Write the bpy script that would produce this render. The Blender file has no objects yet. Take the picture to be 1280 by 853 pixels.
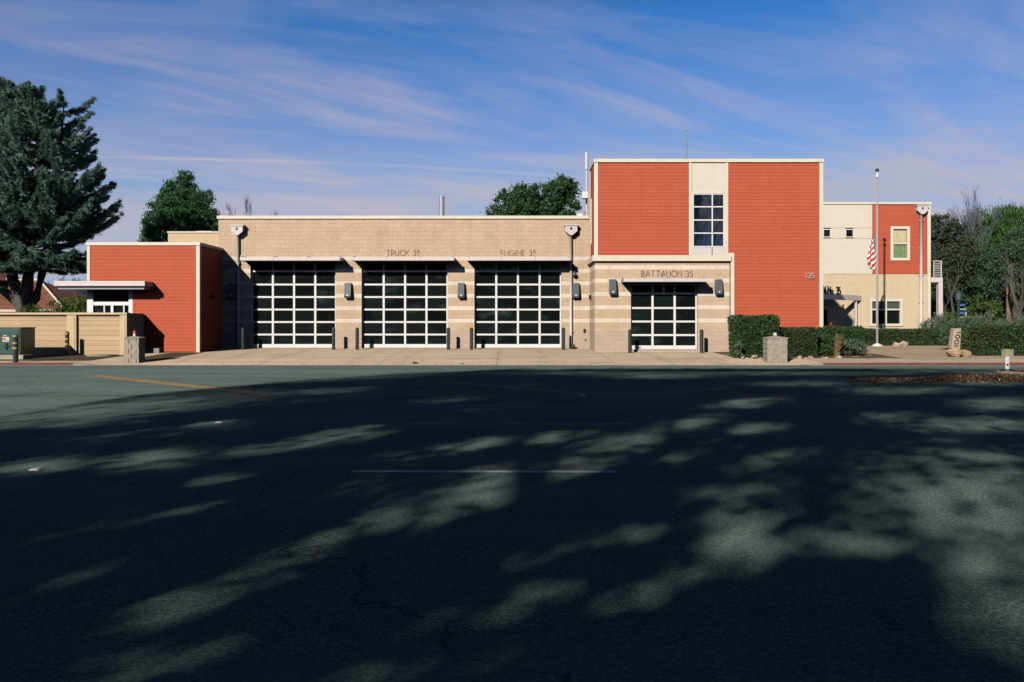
import bpy, math, random
import numpy as np
from mathutils import Vector

random.seed(7)
rng = np.random.default_rng(11)
PI = math.pi
S = bpy.context.scene
COL = S.collection

# ------------------------------------------------------------------ frame of reference
# camera at the origin of x/y, 1.6 m above the road, looking along +y; f = 1000 px on a 1280 px wide picture
EYE = 1.6
def at(px, py, Y):
    return ((px - 640) * Y / 1000.0, Y, EYE - (py - 405) * Y / 1000.0)
def X_(px, Y): return (px - 640) * Y / 1000.0
def Z_(py, Y): return EYE - (py - 405) * Y / 1000.0
SUN = (0.54, 1.0, -0.60)          # direction the sunlight travels

# ------------------------------------------------------------------ materials
def lin(c):
    return tuple(((v / 255.0) / 12.92 if v / 255.0 <= 0.04045 else ((v / 255.0 + 0.055) / 1.055) ** 2.4) for v in c)

class NT:
    def __init__(self, name):
        self.m = bpy.data.materials.new(name); self.m.use_nodes = True
        self.t = self.m.node_tree; self.n = self.t.nodes
        self.b = self.n['Principled BSDF']
    def node(self, typ, **kw):
        n = self.n.new(typ)
        for k, v in kw.items(): setattr(n, k, v)
        return n
    def link(self, a, b): self.t.links.new(a, b)
    def pos(self):
        return self.node('ShaderNodeNewGeometry').outputs['Position']
    def math(self, op, a, b=None, c=None, clamp=False):
        n = self.node('ShaderNodeMath', operation=op); n.use_clamp = clamp
        for i, v in enumerate((a, b, c)):
            if v is None: continue
            if isinstance(v, (int, float)): n.inputs[i].default_value = v
            else: self.link(v, n.inputs[i])
        return n.outputs[0]
    def noise(self, vec, scale, detail=4, rough=0.55, dist=0.0):
        n = self.node('ShaderNodeTexNoise'); n.inputs['Scale'].default_value = scale
        n.inputs['Detail'].default_value = detail; n.inputs['Roughness'].default_value = rough
        n.inputs['Distortion'].default_value = dist
        if vec is not None: self.link(vec, n.inputs['Vector'])
        return n.outputs['Fac']
    def ramp(self, fac, stops):
        n = self.node('ShaderNodeValToRGB'); e = n.color_ramp.elements
        while len(e) < len(stops): e.new(0.5)
        for i, (p, c) in enumerate(stops):
            e[i].position = p
            e[i].color = (c, c, c, 1) if isinstance(c, (int, float)) else (c[0], c[1], c[2], 1)
        self.link(fac, n.inputs[0]); return n.outputs[0]
    def mix(self, fac, a, b, mode='MIX'):
        n = self.node('ShaderNodeMix', data_type='RGBA', blend_type=mode)
        if isinstance(fac, (int, float)): n.inputs[0].default_value = fac
        else: self.link(fac, n.inputs[0])
        for i, v in ((6, a), (7, b)):
            if isinstance(v, tuple): n.inputs[i].default_value = (v[0], v[1], v[2], 1)
            else: self.link(v, n.inputs[i])
        return n.outputs[2]
    def color(self, c):
        if isinstance(c, tuple): self.b.inputs['Base Color'].default_value = (c[0], c[1], c[2], 1)
        else: self.link(c, self.b.inputs['Base Color'])
    def set(self, **kw):
        for k, v in kw.items():
            s = self.b.inputs[k.replace('_', ' ')]
            if isinstance(v, (int, float, tuple)): s.default_value = v
            else: self.link(v, s)
    def bump(self, h, strength, dist=0.02):
        n = self.node('ShaderNodeBump'); n.inputs['Strength'].default_value = strength
        n.inputs['Distance'].default_value = dist
        self.link(h, n.inputs['Height']); self.link(n.outputs[0], self.b.inputs['Normal'])
    def map(self, vec, scale=(1, 1, 1), rot=(0, 0, 0), loc=(0, 0, 0)):
        n = self.node('ShaderNodeMapping'); n.inputs['Scale'].default_value = scale
        n.inputs['Rotation'].default_value = rot; n.inputs['Location'].default_value = loc
        self.link(vec, n.inputs['Vector']); return n.outputs[0]
    def sep(self, vec):
        n = self.node('ShaderNodeSeparateXYZ'); self.link(vec, n.inputs[0]); return n.outputs
    def comb(self, x, y, z):
        n = self.node('ShaderNodeCombineXYZ')
        for i, v in enumerate((x, y, z)):
            if isinstance(v, (int, float)): n.inputs[i].default_value = v
            else: self.link(v, n.inputs[i])
        return n.outputs[0]

def plain(name, c, rough=0.6, metal=0.0, var=0.12, scale=3.0, bump=0.0, bscale=60, spec=0.5):
    t = NT(name); p = t.pos()
    f = t.noise(p, scale, 5)
    t.color(t.mix(t.ramp(f, [(0.3, 0.0), (0.7, 1.0)]), tuple(v * (1 - var) for v in c), tuple(v * (1 + var) for v in c)))
    t.set(Roughness=rough, Metallic=metal)
    t.b.inputs['Specular IOR Level'].default_value = spec
    if bump: t.bump(t.noise(p, bscale, 4), bump, 0.01)
    return t.m

def mat_block():
    t = NT('split_face_block'); p = t.pos(); x, y, z = t.sep(p)
    u = t.math('ADD', x, t.math('MULTIPLY', y, 1.0))
    zz = t.math('SUBTRACT', z, 1.654)
    vec = t.comb(u, zz, 0.0)
    br = t.node('ShaderNodeTexBrick'); br.inputs['Scale'].default_value = 1.0
    br.inputs['Brick Width'].default_value = 0.415; br.inputs['Row Height'].default_value = 0.2073
    br.inputs['Mortar Size'].default_value = 0.007; br.inputs['Mortar Smooth'].default_value = 0.3
    br.inputs['Bias'].default_value = 0.0
    br.inputs['Color1'].default_value = (0.93, 0.93, 0.93, 1); br.inputs['Color2'].default_value = (1.06, 1.06, 1.06, 1)
    br.inputs['Mortar'].default_value = (0.80, 0.79, 0.77, 1)
    t.link(vec, br.inputs['Vector'])
    # banding: one pale course in three, from 1.65 m up to 5 m
    band = t.math('LESS_THAN', t.math('MODULO', t.math('ADD', zz, 62.2), 0.622), 0.205)
    inb = t.math('MULTIPLY', t.math('GREATER_THAN', z, 1.60), t.math('LESS_THAN', z, 5.02))
    band = t.math('MULTIPLY', band, inb)
    base = t.math('LESS_THAN', z, 1.245)
    n1 = t.noise(p, 1.1, 5); n2 = t.noise(p, 14, 4); n3 = t.noise(p, 70, 3)
    tan = t.mix(t.ramp(n1, [(0.3, 0.0), (0.7, 1.0)]), (0.53, 0.375, 0.245), (0.60, 0.44, 0.30))
    n4 = t.noise(p, 5.5, 6, 0.7)
    tan = t.mix(t.ramp(n2, [(0.35, 0.0), (0.7, 0.5)]), tan, (0.70, 0.54, 0.40))
    tan = t.mix(t.ramp(n4, [(0.5, 0.0), (0.68, 0.45)]), tan, (0.44, 0.30, 0.19))
    tan = t.mix(t.ramp(n3, [(0.5, 0.0), (0.7, 0.35)]), tan, (0.36, 0.25, 0.16))
    c = t.mix(t.math('MULTIPLY', band, 0.9), tan, (0.78, 0.655, 0.535))
    bc = t.mix(t.ramp(n2, [(0.3, 0.0), (0.75, 1.0)]), (0.48, 0.355, 0.27), (0.60, 0.455, 0.36))
    c = t.mix(base, c, bc)
    c = t.mix(0.75, c, br.outputs['Color'], 'MULTIPLY')
    st = t.noise(t.map(p, (1.2, 1.2, 0.12)), 1.6, 5)
    c = t.mix(t.ramp(st, [(0.5, 0.0), (0.75, 0.30)]), c, (0.36, 0.28, 0.20))
    t.color(c); t.set(Roughness=0.95); t.b.inputs['Specular IOR Level'].default_value = 0.15
    h = t.math('ADD', t.math('MULTIPLY', n3, 0.5), t.math('ADD', n2, t.math('MULTIPLY', br.outputs['Fac'], -0.5)))
    t.bump(h, 0.55, 0.02)
    return t.m

def mat_siding(name, c, c2):
    t = NT(name); p = t.pos(); x, y, z = t.sep(p)
    row = t.math('FLOOR', t.math('DIVIDE', z, 0.158))
    u = t.math('ADD', x, y)
    wn = t.node('ShaderNodeTexWhiteNoise', noise_dimensions='2D')
    seg = t.math('FLOOR', t.math('ADD', t.math('DIVIDE', u, 3.6), t.math('MULTIPLY', row, 0.37)))
    t.link(t.comb(row, seg, 0.0), wn.inputs['Vector'])
    g = t.noise(t.map(p, (2.0, 2.0, 40.0)), 1.5, 5)
    n = t.noise(p, 0.7, 4)
    f = t.math('ADD', t.math('MULTIPLY', wn.outputs['Value'], 0.55), t.math('MULTIPLY', n, 0.45))
    col = t.mix(f, c, c2)
    col = t.mix(t.ramp(g, [(0.35, 0.0), (0.8, 0.35)]), col, tuple(v * 0.75 for v in c))
    fr = t.math('FRACT', t.math('ADD', t.math('DIVIDE', u, 3.6), t.math('MULTIPLY', row, 0.37)))
    col = t.mix(t.math('MULTIPLY', t.math('LESS_THAN', fr, 0.006), .55), col, tuple(v * .35 for v in c))
    sk = t.noise(t.map(p, (2.2, 2.2, .10)), 1.6, 5, .6)
    col = t.mix(t.ramp(sk, [(.5, 0.0), (.72, .30)]), col, tuple(v * .72 for v in c2))
    col = t.mix(t.ramp(t.noise(p, 22, 4, .7), [(.5, 0), (.75, .25)]), col, tuple(min(1, v * 1.25) for v in c2))
    t.color(col); t.set(Roughness=0.75); t.b.inputs['Specular IOR Level'].default_value = 0.25
    t.bump(g, 0.25, 0.006)
    return t.m

def mat_asphalt():
    t = NT('asphalt'); p = t.pos(); x, y, z = t.sep(p)
    v = t.node('ShaderNodeTexVoronoi'); v.inputs['Scale'].default_value = 95
    t.link(p, v.inputs['Vector'])
    wn = t.node('ShaderNodeTexWhiteNoise'); t.link(v.outputs['Position'], wn.inputs['Vector'])
    sp = wn.outputs['Value']
    fine = t.noise(p, 30, 7, 0.85); mid = t.noise(p, 2.2, 6, 0.6); big = t.noise(t.map(p, (0.12, 0.5, 1)), 1.0, 4)
    c = t.mix(t.ramp(sp, [(0.1, 0.0), (0.95, 1.0)]), (0.038, 0.062, 0.060), (0.34, 0.46, 0.40))
    c = t.mix(t.ramp(fine, [(0.43, 0.0), (0.57, 1.0)]), t.mix(0.75, c, (0.045, 0.068, 0.067)), t.mix(.3, c, (0.34, 0.43, 0.385)))
    c = t.mix(t.ramp(mid, [(0.35, 0.35), (0.62, 0.0)]), c, (0.09, 0.125, 0.12))
    c = t.mix(t.ramp(big, [(0.45, 0.0), (0.62, 0.35)]), c, (0.24, 0.31, 0.285))
    # tyre-worn lanes, cracks and tar
    vc = t.node('ShaderNodeTexVoronoi', feature='DISTANCE_TO_EDGE'); vc.inputs['Scale'].default_value = 0.16
    dv = t.node('ShaderNodeVectorMath', operation='ADD')
    wob = t.node('ShaderNodeTexNoise'); wob.inputs['Scale'].default_value = 1.2; wob.inputs['Detail'].default_value = 5
    t.link(p, wob.inputs['Vector']); sc = t.node('ShaderNodeVectorMath', operation='SCALE'); sc.inputs['Scale'].default_value = 1.6
    t.link(wob.outputs['Color'], sc.inputs[0]); t.link(p, dv.inputs[0]); t.link(sc.outputs[0], dv.inputs[1])
    t.link(dv.outputs[0], vc.inputs['Vector'])
    crack = t.math('LESS_THAN', vc.outputs['Distance'], 0.0022)
    c = t.mix(t.math('MULTIPLY', crack, 0.6), c, (0.04, 0.05, 0.05))
    oil = t.noise(t.map(p, (0.35, 1.3, 1)), 1.0, 3)
    c = t.mix(t.ramp(oil, [(0.60, 0.0), (0.75, 0.35)]), c, (0.05, 0.06, 0.06))
    t.color(c); t.set(Roughness=0.95); t.b.inputs['Specular IOR Level'].default_value = 0.04
    t.bump(t.math('ADD', sp, fine), 0.5, 0.006)
    return t.m

def mat_concrete(name, c, jx=4.6, jy=3.07, loc=(0, 0, 0), stain=(0.30, 0.22, 0.15), joint=0.6, upright=False):
    t = NT(name); p = t.pos()
    br = t.node('ShaderNodeTexBrick'); br.offset = 0.0
    br.inputs['Scale'].default_value = 1.0; br.inputs['Brick Width'].default_value = jx
    br.inputs['Row Height'].default_value = jy; br.inputs['Mortar Size'].default_value = 0.012
    br.inputs['Mortar Smooth'].default_value = 0.1
    br.inputs['Color1'].default_value = (0.94, 0.94, 0.94, 1); br.inputs['Color2'].default_value = (1.06, 1.05, 1.04, 1)
    br.inputs['Mortar'].default_value = (1 - joint, 1 - joint, 1 - joint, 1)
    q = p
    if upright: x, y, z = t.sep(p); q = t.comb(t.math('ADD', x, y), z, 0.0)
    t.link(t.map(q, loc=loc), br.inputs['Vector'])
    n1 = t.noise(t.map(p, (0.22, 1.3, 1)), 1.0, 7, 0.68); n2 = t.noise(p, 9, 5); n3 = t.noise(p, 60, 3)
    a = t.mix(t.ramp(n1, [(0.35, 0.0), (0.68, 1.0)]), tuple(v * 0.82 for v in c), tuple(v * 1.10 for v in c))
    a = t.mix(t.ramp(n2, [(0.5, 0.0), (0.75, 0.45)]), a, stain)
    a = t.mix(t.ramp(t.noise(t.map(p, (0.9, 0.25, 1), (0, 0, 0.2)), 1.3, 5, 0.6), [(0.58, 0.0), (0.72, 0.4)]), a, stain)
    a = t.mix(t.ramp(n3, [(0.55, 0.0), (0.75, 0.25)]), a, tuple(v * 0.55 for v in c))
    a = t.mix(1.0, a, br.outputs['Color'], 'MULTIPLY')
    t.color(a); t.set(Roughness=0.95); t.b.inputs['Specular IOR Level'].default_value = 0.15
    t.bump(n3, 0.25, 0.006)
    return t.m

def mat_soil(name, c1, c2, c3):
    t = NT(name); p = t.pos()
    n1 = t.noise(p, 0.8, 6); n2 = t.noise(p, 9, 6, 0.7); n3 = t.noise(p, 40, 4, 0.7)
    c = t.mix(t.ramp(n1, [(0.35, 0.0), (0.65, 1.0)]), c1, c2)
    c = t.mix(t.ramp(n2, [(0.5, 0.0), (0.65, 0.7)]), c, c3)
    c = t.mix(t.ramp(n3, [(0.4, 0.5), (0.6, 0.0)]), c, tuple(v * 0.4 for v in c1))
    t.color(c); t.set(Roughness=1.0); t.b.inputs['Specular IOR Level'].default_value = 0.1
    t.bump(t.math('ADD', n2, n3), 0.9, 0.03)
    return t.m

def mat_paint(name, c, wear=0.5, under=(0.11, 0.125, 0.12)):
    t = NT(name); p = t.pos()
    n = t.noise(p, 30, 6, 0.75); n1 = t.noise(p, 1.5, 4)
    f = t.math('ADD', n, t.math('MULTIPLY', n1, 0.5))
    f = t.ramp(f, [(wear + 0.12, 0.0), (wear + 0.28, 1.0)])
    t.color(t.mix(f, under, c)); t.set(Roughness=0.85)
    return t.m

def mat_leaf(name, c1, c2, c3=None, trans=0.25):
    t = NT(name); g = t.node('ShaderNodeNewGeometry'); r = g.outputs['Random Per Island']
    n = t.noise(g.outputs['Position'], 0.9, 3)
    f = t.math('ADD', t.math('MULTIPLY', r, 0.7), t.math('MULTIPLY', n, 0.45), clamp=True)
    c = t.mix(f, c1, c2)
    if c3: c = t.mix(t.math('GREATER_THAN', r, 0.90), c, c3)
    t.color(c); t.set(Roughness=0.6); t.b.inputs['Specular IOR Level'].default_value = 0.25
    tr = t.node('ShaderNodeBsdfTranslucent'); t.link(c, tr.inputs['Color'])
    mx = t.node('ShaderNodeMixShader'); mx.inputs[0].default_value = trans
    t.link(t.b.outputs[0], mx.inputs[1]); t.link(tr.outputs[0], mx.inputs[2])
    t.link(mx.outputs[0], t.n['Material Output'].inputs['Surface'])
    return t.m

def mat_bark(name, c1, c2):
    t = NT(name); p = t.pos()
    n = t.noise(t.map(p, (6, 6, 1.2)), 2.0, 6, 0.65)
    t.color(t.mix(t.ramp(n, [(0.3, 0.0), (0.7, 1.0)]), c1, c2)); t.set(Roughness=0.95)
    t.bump(n, 0.8, 0.04); return t.m

def mat_glass(name, c, ior=1.5, rough=0.02, wob=0.0):
    t = NT(name); t.color(c); t.set(Roughness=rough, IOR=ior)
    t.b.inputs['Specular IOR Level'].default_value = 0.5
    if wob: t.bump(t.noise(t.pos(), 1.3, 2), wob, 0.02)
    return t.m

def mat_tile():
    t = NT('clay_tile'); p = t.pos(); x, y, z = t.sep(p)
    w = t.node('ShaderNodeTexWave'); w.inputs['Scale'].default_value = 1.3; w.inputs['Distortion'].default_value = 0.6
    t.link(t.map(p, (1, 0.12, 0.0)), w.inputs['Vector'])
    n = t.noise(p, 2.5, 5); wn = t.noise(p, 12, 3)
    c = t.mix(t.ramp(n, [(0.3, 0.0), (0.7, 1.0)]), (0.17, 0.062, 0.034), (0.32, 0.13, 0.07))
    c = t.mix(t.ramp(wn, [(0.5, 0.0), (0.7, 0.6)]), c, (0.10, 0.05, 0.035))
    t.color(c); t.set(Roughness=0.9); t.bump(w.outputs['Fac'], 1.0, 0.06); return t.m

def mat_flag():
    t = NT('striped_flag_cloth'); uv = t.node('ShaderNodeUVMap'); u, v, _ = t.sep(uv.outputs[0])
    st = t.math('MODULO', t.math('FLOOR', t.math('MULTIPLY', v, 13.0)), 2.0)
    c = t.mix(st, (0.50, 0.035, 0.035), (0.78, 0.74, 0.68))
    can = t.math('MULTIPLY', t.math('LESS_THAN', u, 0.42), t.math('LESS_THAN', v, 7 / 13.0))
    vo = t.node('ShaderNodeTexVoronoi'); vo.inputs['Scale'].default_value = 14; vo.inputs['Randomness'].default_value = 0.0
    t.link(uv.outputs[0], vo.inputs['Vector'])
    star = t.math('LESS_THAN', vo.outputs['Distance'], 0.28)
    c = t.mix(can, c, t.mix(star, (0.02, 0.035, 0.16), (0.75, 0.75, 0.75)))
    t.color(c); t.set(Roughness=0.8); return t.m

M = {}
M['block'] = mat_block()
M['red'] = mat_siding('red_lap_siding', (0.47, 0.094, 0.047), (0.525, 0.110, 0.056))
M['beige_lap'] = mat_siding('beige_lap_siding', (0.61, 0.48, 0.315), (0.665, 0.53, 0.35))
M['cream'] = plain('cream_panel', (0.66, 0.60, 0.48), 0.7, var=0.04)
M['trim'] = plain('cream_trim', (0.70, 0.625, 0.50), 0.6, var=0.05)
M['white'] = plain('white_frame', (0.78, 0.75, 0.72), 0.45, var=0.04)
M['awning'] = plain('pale_metal', (0.64, 0.57, 0.56), 0.45, var=0.05)
M['soffit'] = plain('grey_metal', (0.30, 0.32, 0.33), 0.5, var=0.06)
M['pipe'] = plain('pale_pipe_paint', (0.60, 0.54, 0.53), 0.5, var=0.06)
M['roof'] = plain('roof_membrane', (0.45, 0.42, 0.38), 0.9)
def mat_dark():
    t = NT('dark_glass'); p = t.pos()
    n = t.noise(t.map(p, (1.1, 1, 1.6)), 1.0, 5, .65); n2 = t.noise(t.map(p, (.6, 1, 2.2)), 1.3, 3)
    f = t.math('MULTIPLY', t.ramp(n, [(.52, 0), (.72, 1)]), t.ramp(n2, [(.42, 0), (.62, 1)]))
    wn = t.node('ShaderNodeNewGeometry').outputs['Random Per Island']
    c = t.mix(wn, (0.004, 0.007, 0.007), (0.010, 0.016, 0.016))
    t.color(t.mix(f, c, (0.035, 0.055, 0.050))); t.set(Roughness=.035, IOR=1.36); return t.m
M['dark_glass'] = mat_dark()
M['sky_glass'] = mat_glass('reflective_glass', (0.004, 0.010, 0.022), 1.9, 0.02, 0.04)
def mat_painted_refl():
    t = NT('painted_reflection_glass'); p = t.pos()
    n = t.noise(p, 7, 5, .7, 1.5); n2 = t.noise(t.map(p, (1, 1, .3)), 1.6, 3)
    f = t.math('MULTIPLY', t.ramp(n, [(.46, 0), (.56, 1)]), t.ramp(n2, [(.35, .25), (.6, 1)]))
    t.color(t.mix(f, (.03, .05, .06), (.50, .66, .72))); t.set(Roughness=.08); return t.m  # blue-grey reflection painted into the base colour as mottling
M['painted_refl_glass'] = mat_painted_refl()
M['lamp'] = plain('grey_lamp_metal', (0.075, 0.095, 0.105), 0.5, var=0.05)
M['white_dot'] = plain('white_lens', (0.8, 0.8, 0.78), 0.4)
M['black'] = plain('black_metal', (0.012, 0.014, 0.016), 0.5)
M['letter'] = plain('dark_red_letter', (0.20, 0.058, 0.04), 0.6)
M['letter_dark'] = plain('bronze_letter', (0.075, 0.040, 0.032), 0.6)
M['letter_black'] = plain('black_letter', (0.012, 0.014, 0.018), 0.6)
M['letter_white'] = plain('pale_letter', (0.58, 0.40, 0.36), 0.5)
M['bollard'] = plain('dark_green_paint', (0.022, 0.036, 0.038), 0.45, var=0.15)
M['yellow_band'] = plain('yellow_band', (0.60, 0.33, 0.035), 0.6)
M['steel'] = plain('galvanised_steel', (0.52, 0.50, 0.48), 0.35, 0.7)
M['pole'] = plain('satin_pole', (0.34, 0.31, 0.31), 0.5, 0.2)
M['curtain'] = plain('cream_curtain', (0.55, 0.47, 0.28), 0.9, scale=9, var=0.2)
M['curtain_green'] = plain('green_curtain', (0.17, 0.25, 0.12), 0.9, scale=9, var=0.3)
M['blind'] = plain('green_blind', (0.085, 0.14, 0.105), 0.7)
M['asphalt'] = mat_asphalt()
def add_tracks(m):
    nt_ = m.node_tree; b = nt_.nodes['Principled BSDF']; src = b.inputs['Base Color'].links[0].from_socket
    t = NT.__new__(NT); t.m = m; t.t = nt_; t.n = nt_.nodes; t.b = b
    p = t.pos(); x, y, z = t.sep(p); tot = None
    wob = t.math('MULTIPLY', t.math('SUBTRACT', t.noise(t.map(p, (.3, .3, 1)), 1.0, 2), .5), .5)
    for xd in (-10.95, -5.37, .3, 7.1):
        for o in (-1.0, 1.0):
            d = t.math('ABSOLUTE', t.math('SUBTRACT', t.math('ADD', x, wob), xd + o))
            q = t.ramp(d, [(.10, 1.0), (.34, 0.0)]); tot = q if tot is None else t.math('MAXIMUM', tot, q)
    f = t.math('MULTIPLY', tot, t.ramp(t.noise(t.map(p, (3, .5, 1)), 1.5, 5, .65), [(.42, 0.0), (.7, .42)]))
    t.color(t.mix(f, src, (.23, .17, .125))); return m
M['apron'] = mat_concrete('apron_concrete', (0.74, 0.565, 0.405), 4.6, 3.07, (0.6, 0, 0))
add_tracks(M['apron'])
M['walk'] = mat_concrete('pavement_concrete', (0.60, 0.475, 0.36), 1.5, 1.5)
M['paving'] = mat_concrete('brown_paving', (0.52, 0.40, 0.275), 6.0, 0.62, stain=(0.2, 0.14, 0.09), joint=0.55)
M['gutter'] = mat_concrete('gutter_concrete', (0.26, 0.30, 0.275), 6.0, 3.0)
M['kerb'] = mat_concrete('kerb_concrete', (0.40, 0.34, 0.27), 3.0, 3.0)
M['kerb_red'] = mat_paint('faded_red_kerb_paint', (0.15, 0.032, 0.028), 0.50, (0.16, 0.105, 0.085))
M['soil'] = mat_soil('bare_soil', (0.115, 0.085, 0.055), (0.155, 0.12, 0.075), (0.10, 0.10, 0.045))
M['ground'] = mat_soil('dry_ground', (0.13, 0.11, 0.06), (0.10, 0.11, 0.05), (0.17, 0.14, 0.09))
M['bed'] = mat_soil('planting_bed', (0.20, 0.15, 0.10), (0.15, 0.11, 0.07), (0.32, 0.25, 0.18))
M['yellow'] = mat_paint('worn_yellow_paint', (0.40, 0.245, 0.075), 0.46)
M['yellow_faint'] = mat_paint('faded_yellow_paint', (0.30, 0.20, 0.07), 0.62)
M['white_paint'] = mat_paint('white_road_paint', (0.62, 0.64, 0.66), 0.42)
M['white_faint'] = mat_paint('faded_white_road_paint', (0.40, 0.43, 0.45), 0.55)
M['fence'] = mat_concrete('tan_wall_block', (0.585, 0.415, 0.25), 60.0, 0.222, (0, 0.03, 0), (0.48, 0.34, 0.20), 0.35, True)
M['fence_cap'] = plain('tan_cap', (0.61, 0.455, 0.285), 0.9, var=0.08)
M['cabinet'] = plain('green_cabinet_paint', (0.018, 0.075, 0.062), 0.45, var=0.12)
M['sticker'] = plain('white_sticker', (0.62, 0.56, 0.52), 0.6)
M['sticker_red'] = plain('red_sticker_mark', (0.50, 0.10, 0.06), 0.6)
M['stone'] = plain('pale_stone', (0.46, 0.345, 0.26), 0.95, var=0.25, scale=6, bump=0.8, bscale=18)
M['boulder'] = plain('tan_boulder', (0.42, 0.28, 0.165), 0.95, var=0.3, scale=5, bump=1.0, bscale=10)
M['tile'] = mat_tile()
M['stucco'] = plain('cream_stucco', (0.62, 0.55, 0.44), 0.9)
M['bark'] = mat_bark('grey_bark', (0.045, 0.040, 0.033), (0.13, 0.12, 0.10))
M['bark_pale'] = mat_bark('pale_bark', (0.045, 0.042, 0.034), (0.115, 0.105, 0.085))
M['twig'] = mat_bark('grey_twig', (0.085, 0.085, 0.105), (0.15, 0.15, 0.175))
M['wood'] = mat_bark('brown_pole_wood', (0.20, 0.11, 0.055), (0.34, 0.20, 0.11))
M['cedar'] = mat_leaf('cedar_needles', (0.072, 0.160, 0.118), (0.20, 0.33, 0.25), (0.28, 0.39, 0.30), 0.3)
M['conifer'] = mat_leaf('conifer_foliage', (0.022, 0.078, 0.030), (0.055, 0.165, 0.055), (0.08, 0.20, 0.065), 0.2)
M['broad'] = mat_leaf('dark_broad_leaves', (0.022, 0.068, 0.024), (0.058, 0.145, 0.046), (0.10, 0.16, 0.055))
M['olive'] = mat_leaf('olive_leaves', (0.040, 0.062, 0.040), (0.090, 0.120, 0.070), (0.15, 0.11, 0.055))
M['greygreen'] = mat_leaf('grey_green_leaves', (0.040, 0.074, 0.044), (0.095, 0.150, 0.085), (0.13, 0.18, 0.10))
M['pine'] = mat_leaf('bright_pine_needles', (0.030, 0.085, 0.026), (0.085, 0.20, 0.050), (0.13, 0.24, 0.065))
M['hedge'] = mat_leaf('hedge_leaves', (0.024, 0.060, 0.020), (0.068, 0.130, 0.040), (0.10, 0.15, 0.06))
M['hedge_brown'] = mat_leaf('winter_hedge_leaves', (0.028, 0.060, 0.022), (0.068, 0.120, 0.042), (0.13, 0.10, 0.055))
M['hedge_bright'] = mat_leaf('bright_bush_leaves', (0.040, 0.090, 0.020), (0.11, 0.19, 0.04), (0.20, 0.20, 0.05))
M['silver'] = mat_leaf('silver_leaves', (0.065, 0.115, 0.065), (0.16, 0.215, 0.14), (0.24, 0.26, 0.18))
M['straw'] = mat_leaf('dry_stalks', (0.22, 0.15, 0.07), (0.38, 0.28, 0.14))
M['red_leaf'] = mat_leaf('red_leaves', (0.20, 0.03, 0.02), (0.42, 0.08, 0.04))
M['juniper'] = mat_leaf('juniper_sprigs', (0.055, 0.095, 0.055), (0.14, 0.20, 0.12), (0.19, 0.23, 0.16))
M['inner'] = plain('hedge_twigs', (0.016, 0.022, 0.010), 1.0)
M['street_leaf'] = mat_leaf('street_tree_leaves', (0.020, 0.048, 0.016), (0.045, 0.090, 0.030), None, 0.08)
M['litter'] = mat_leaf('fallen_leaves', (0.075, 0.048, 0.026), (0.20, 0.125, 0.062), (0.34, 0.24, 0.13), 0.1)
M['brick'] = mat_concrete('red_paver', (0.20, 0.10, 0.08), 0.2, 0.1, stain=(0.1, 0.06, 0.05))
M['flag'] = mat_flag()
M['orange'] = plain('orange_plastic', (0.60, 0.10, 0.03), 0.5)
M['blue'] = plain('blue_paint', (0.05, 0.12, 0.36), 0.5)
M['clear'] = plain('grey_blue_panel', (0.30, 0.38, 0.40), 0.25)
M['plank'] = mat_bark('pale_bench_wood', (0.33, 0.26, 0.15), (0.50, 0.40, 0.25))

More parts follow.
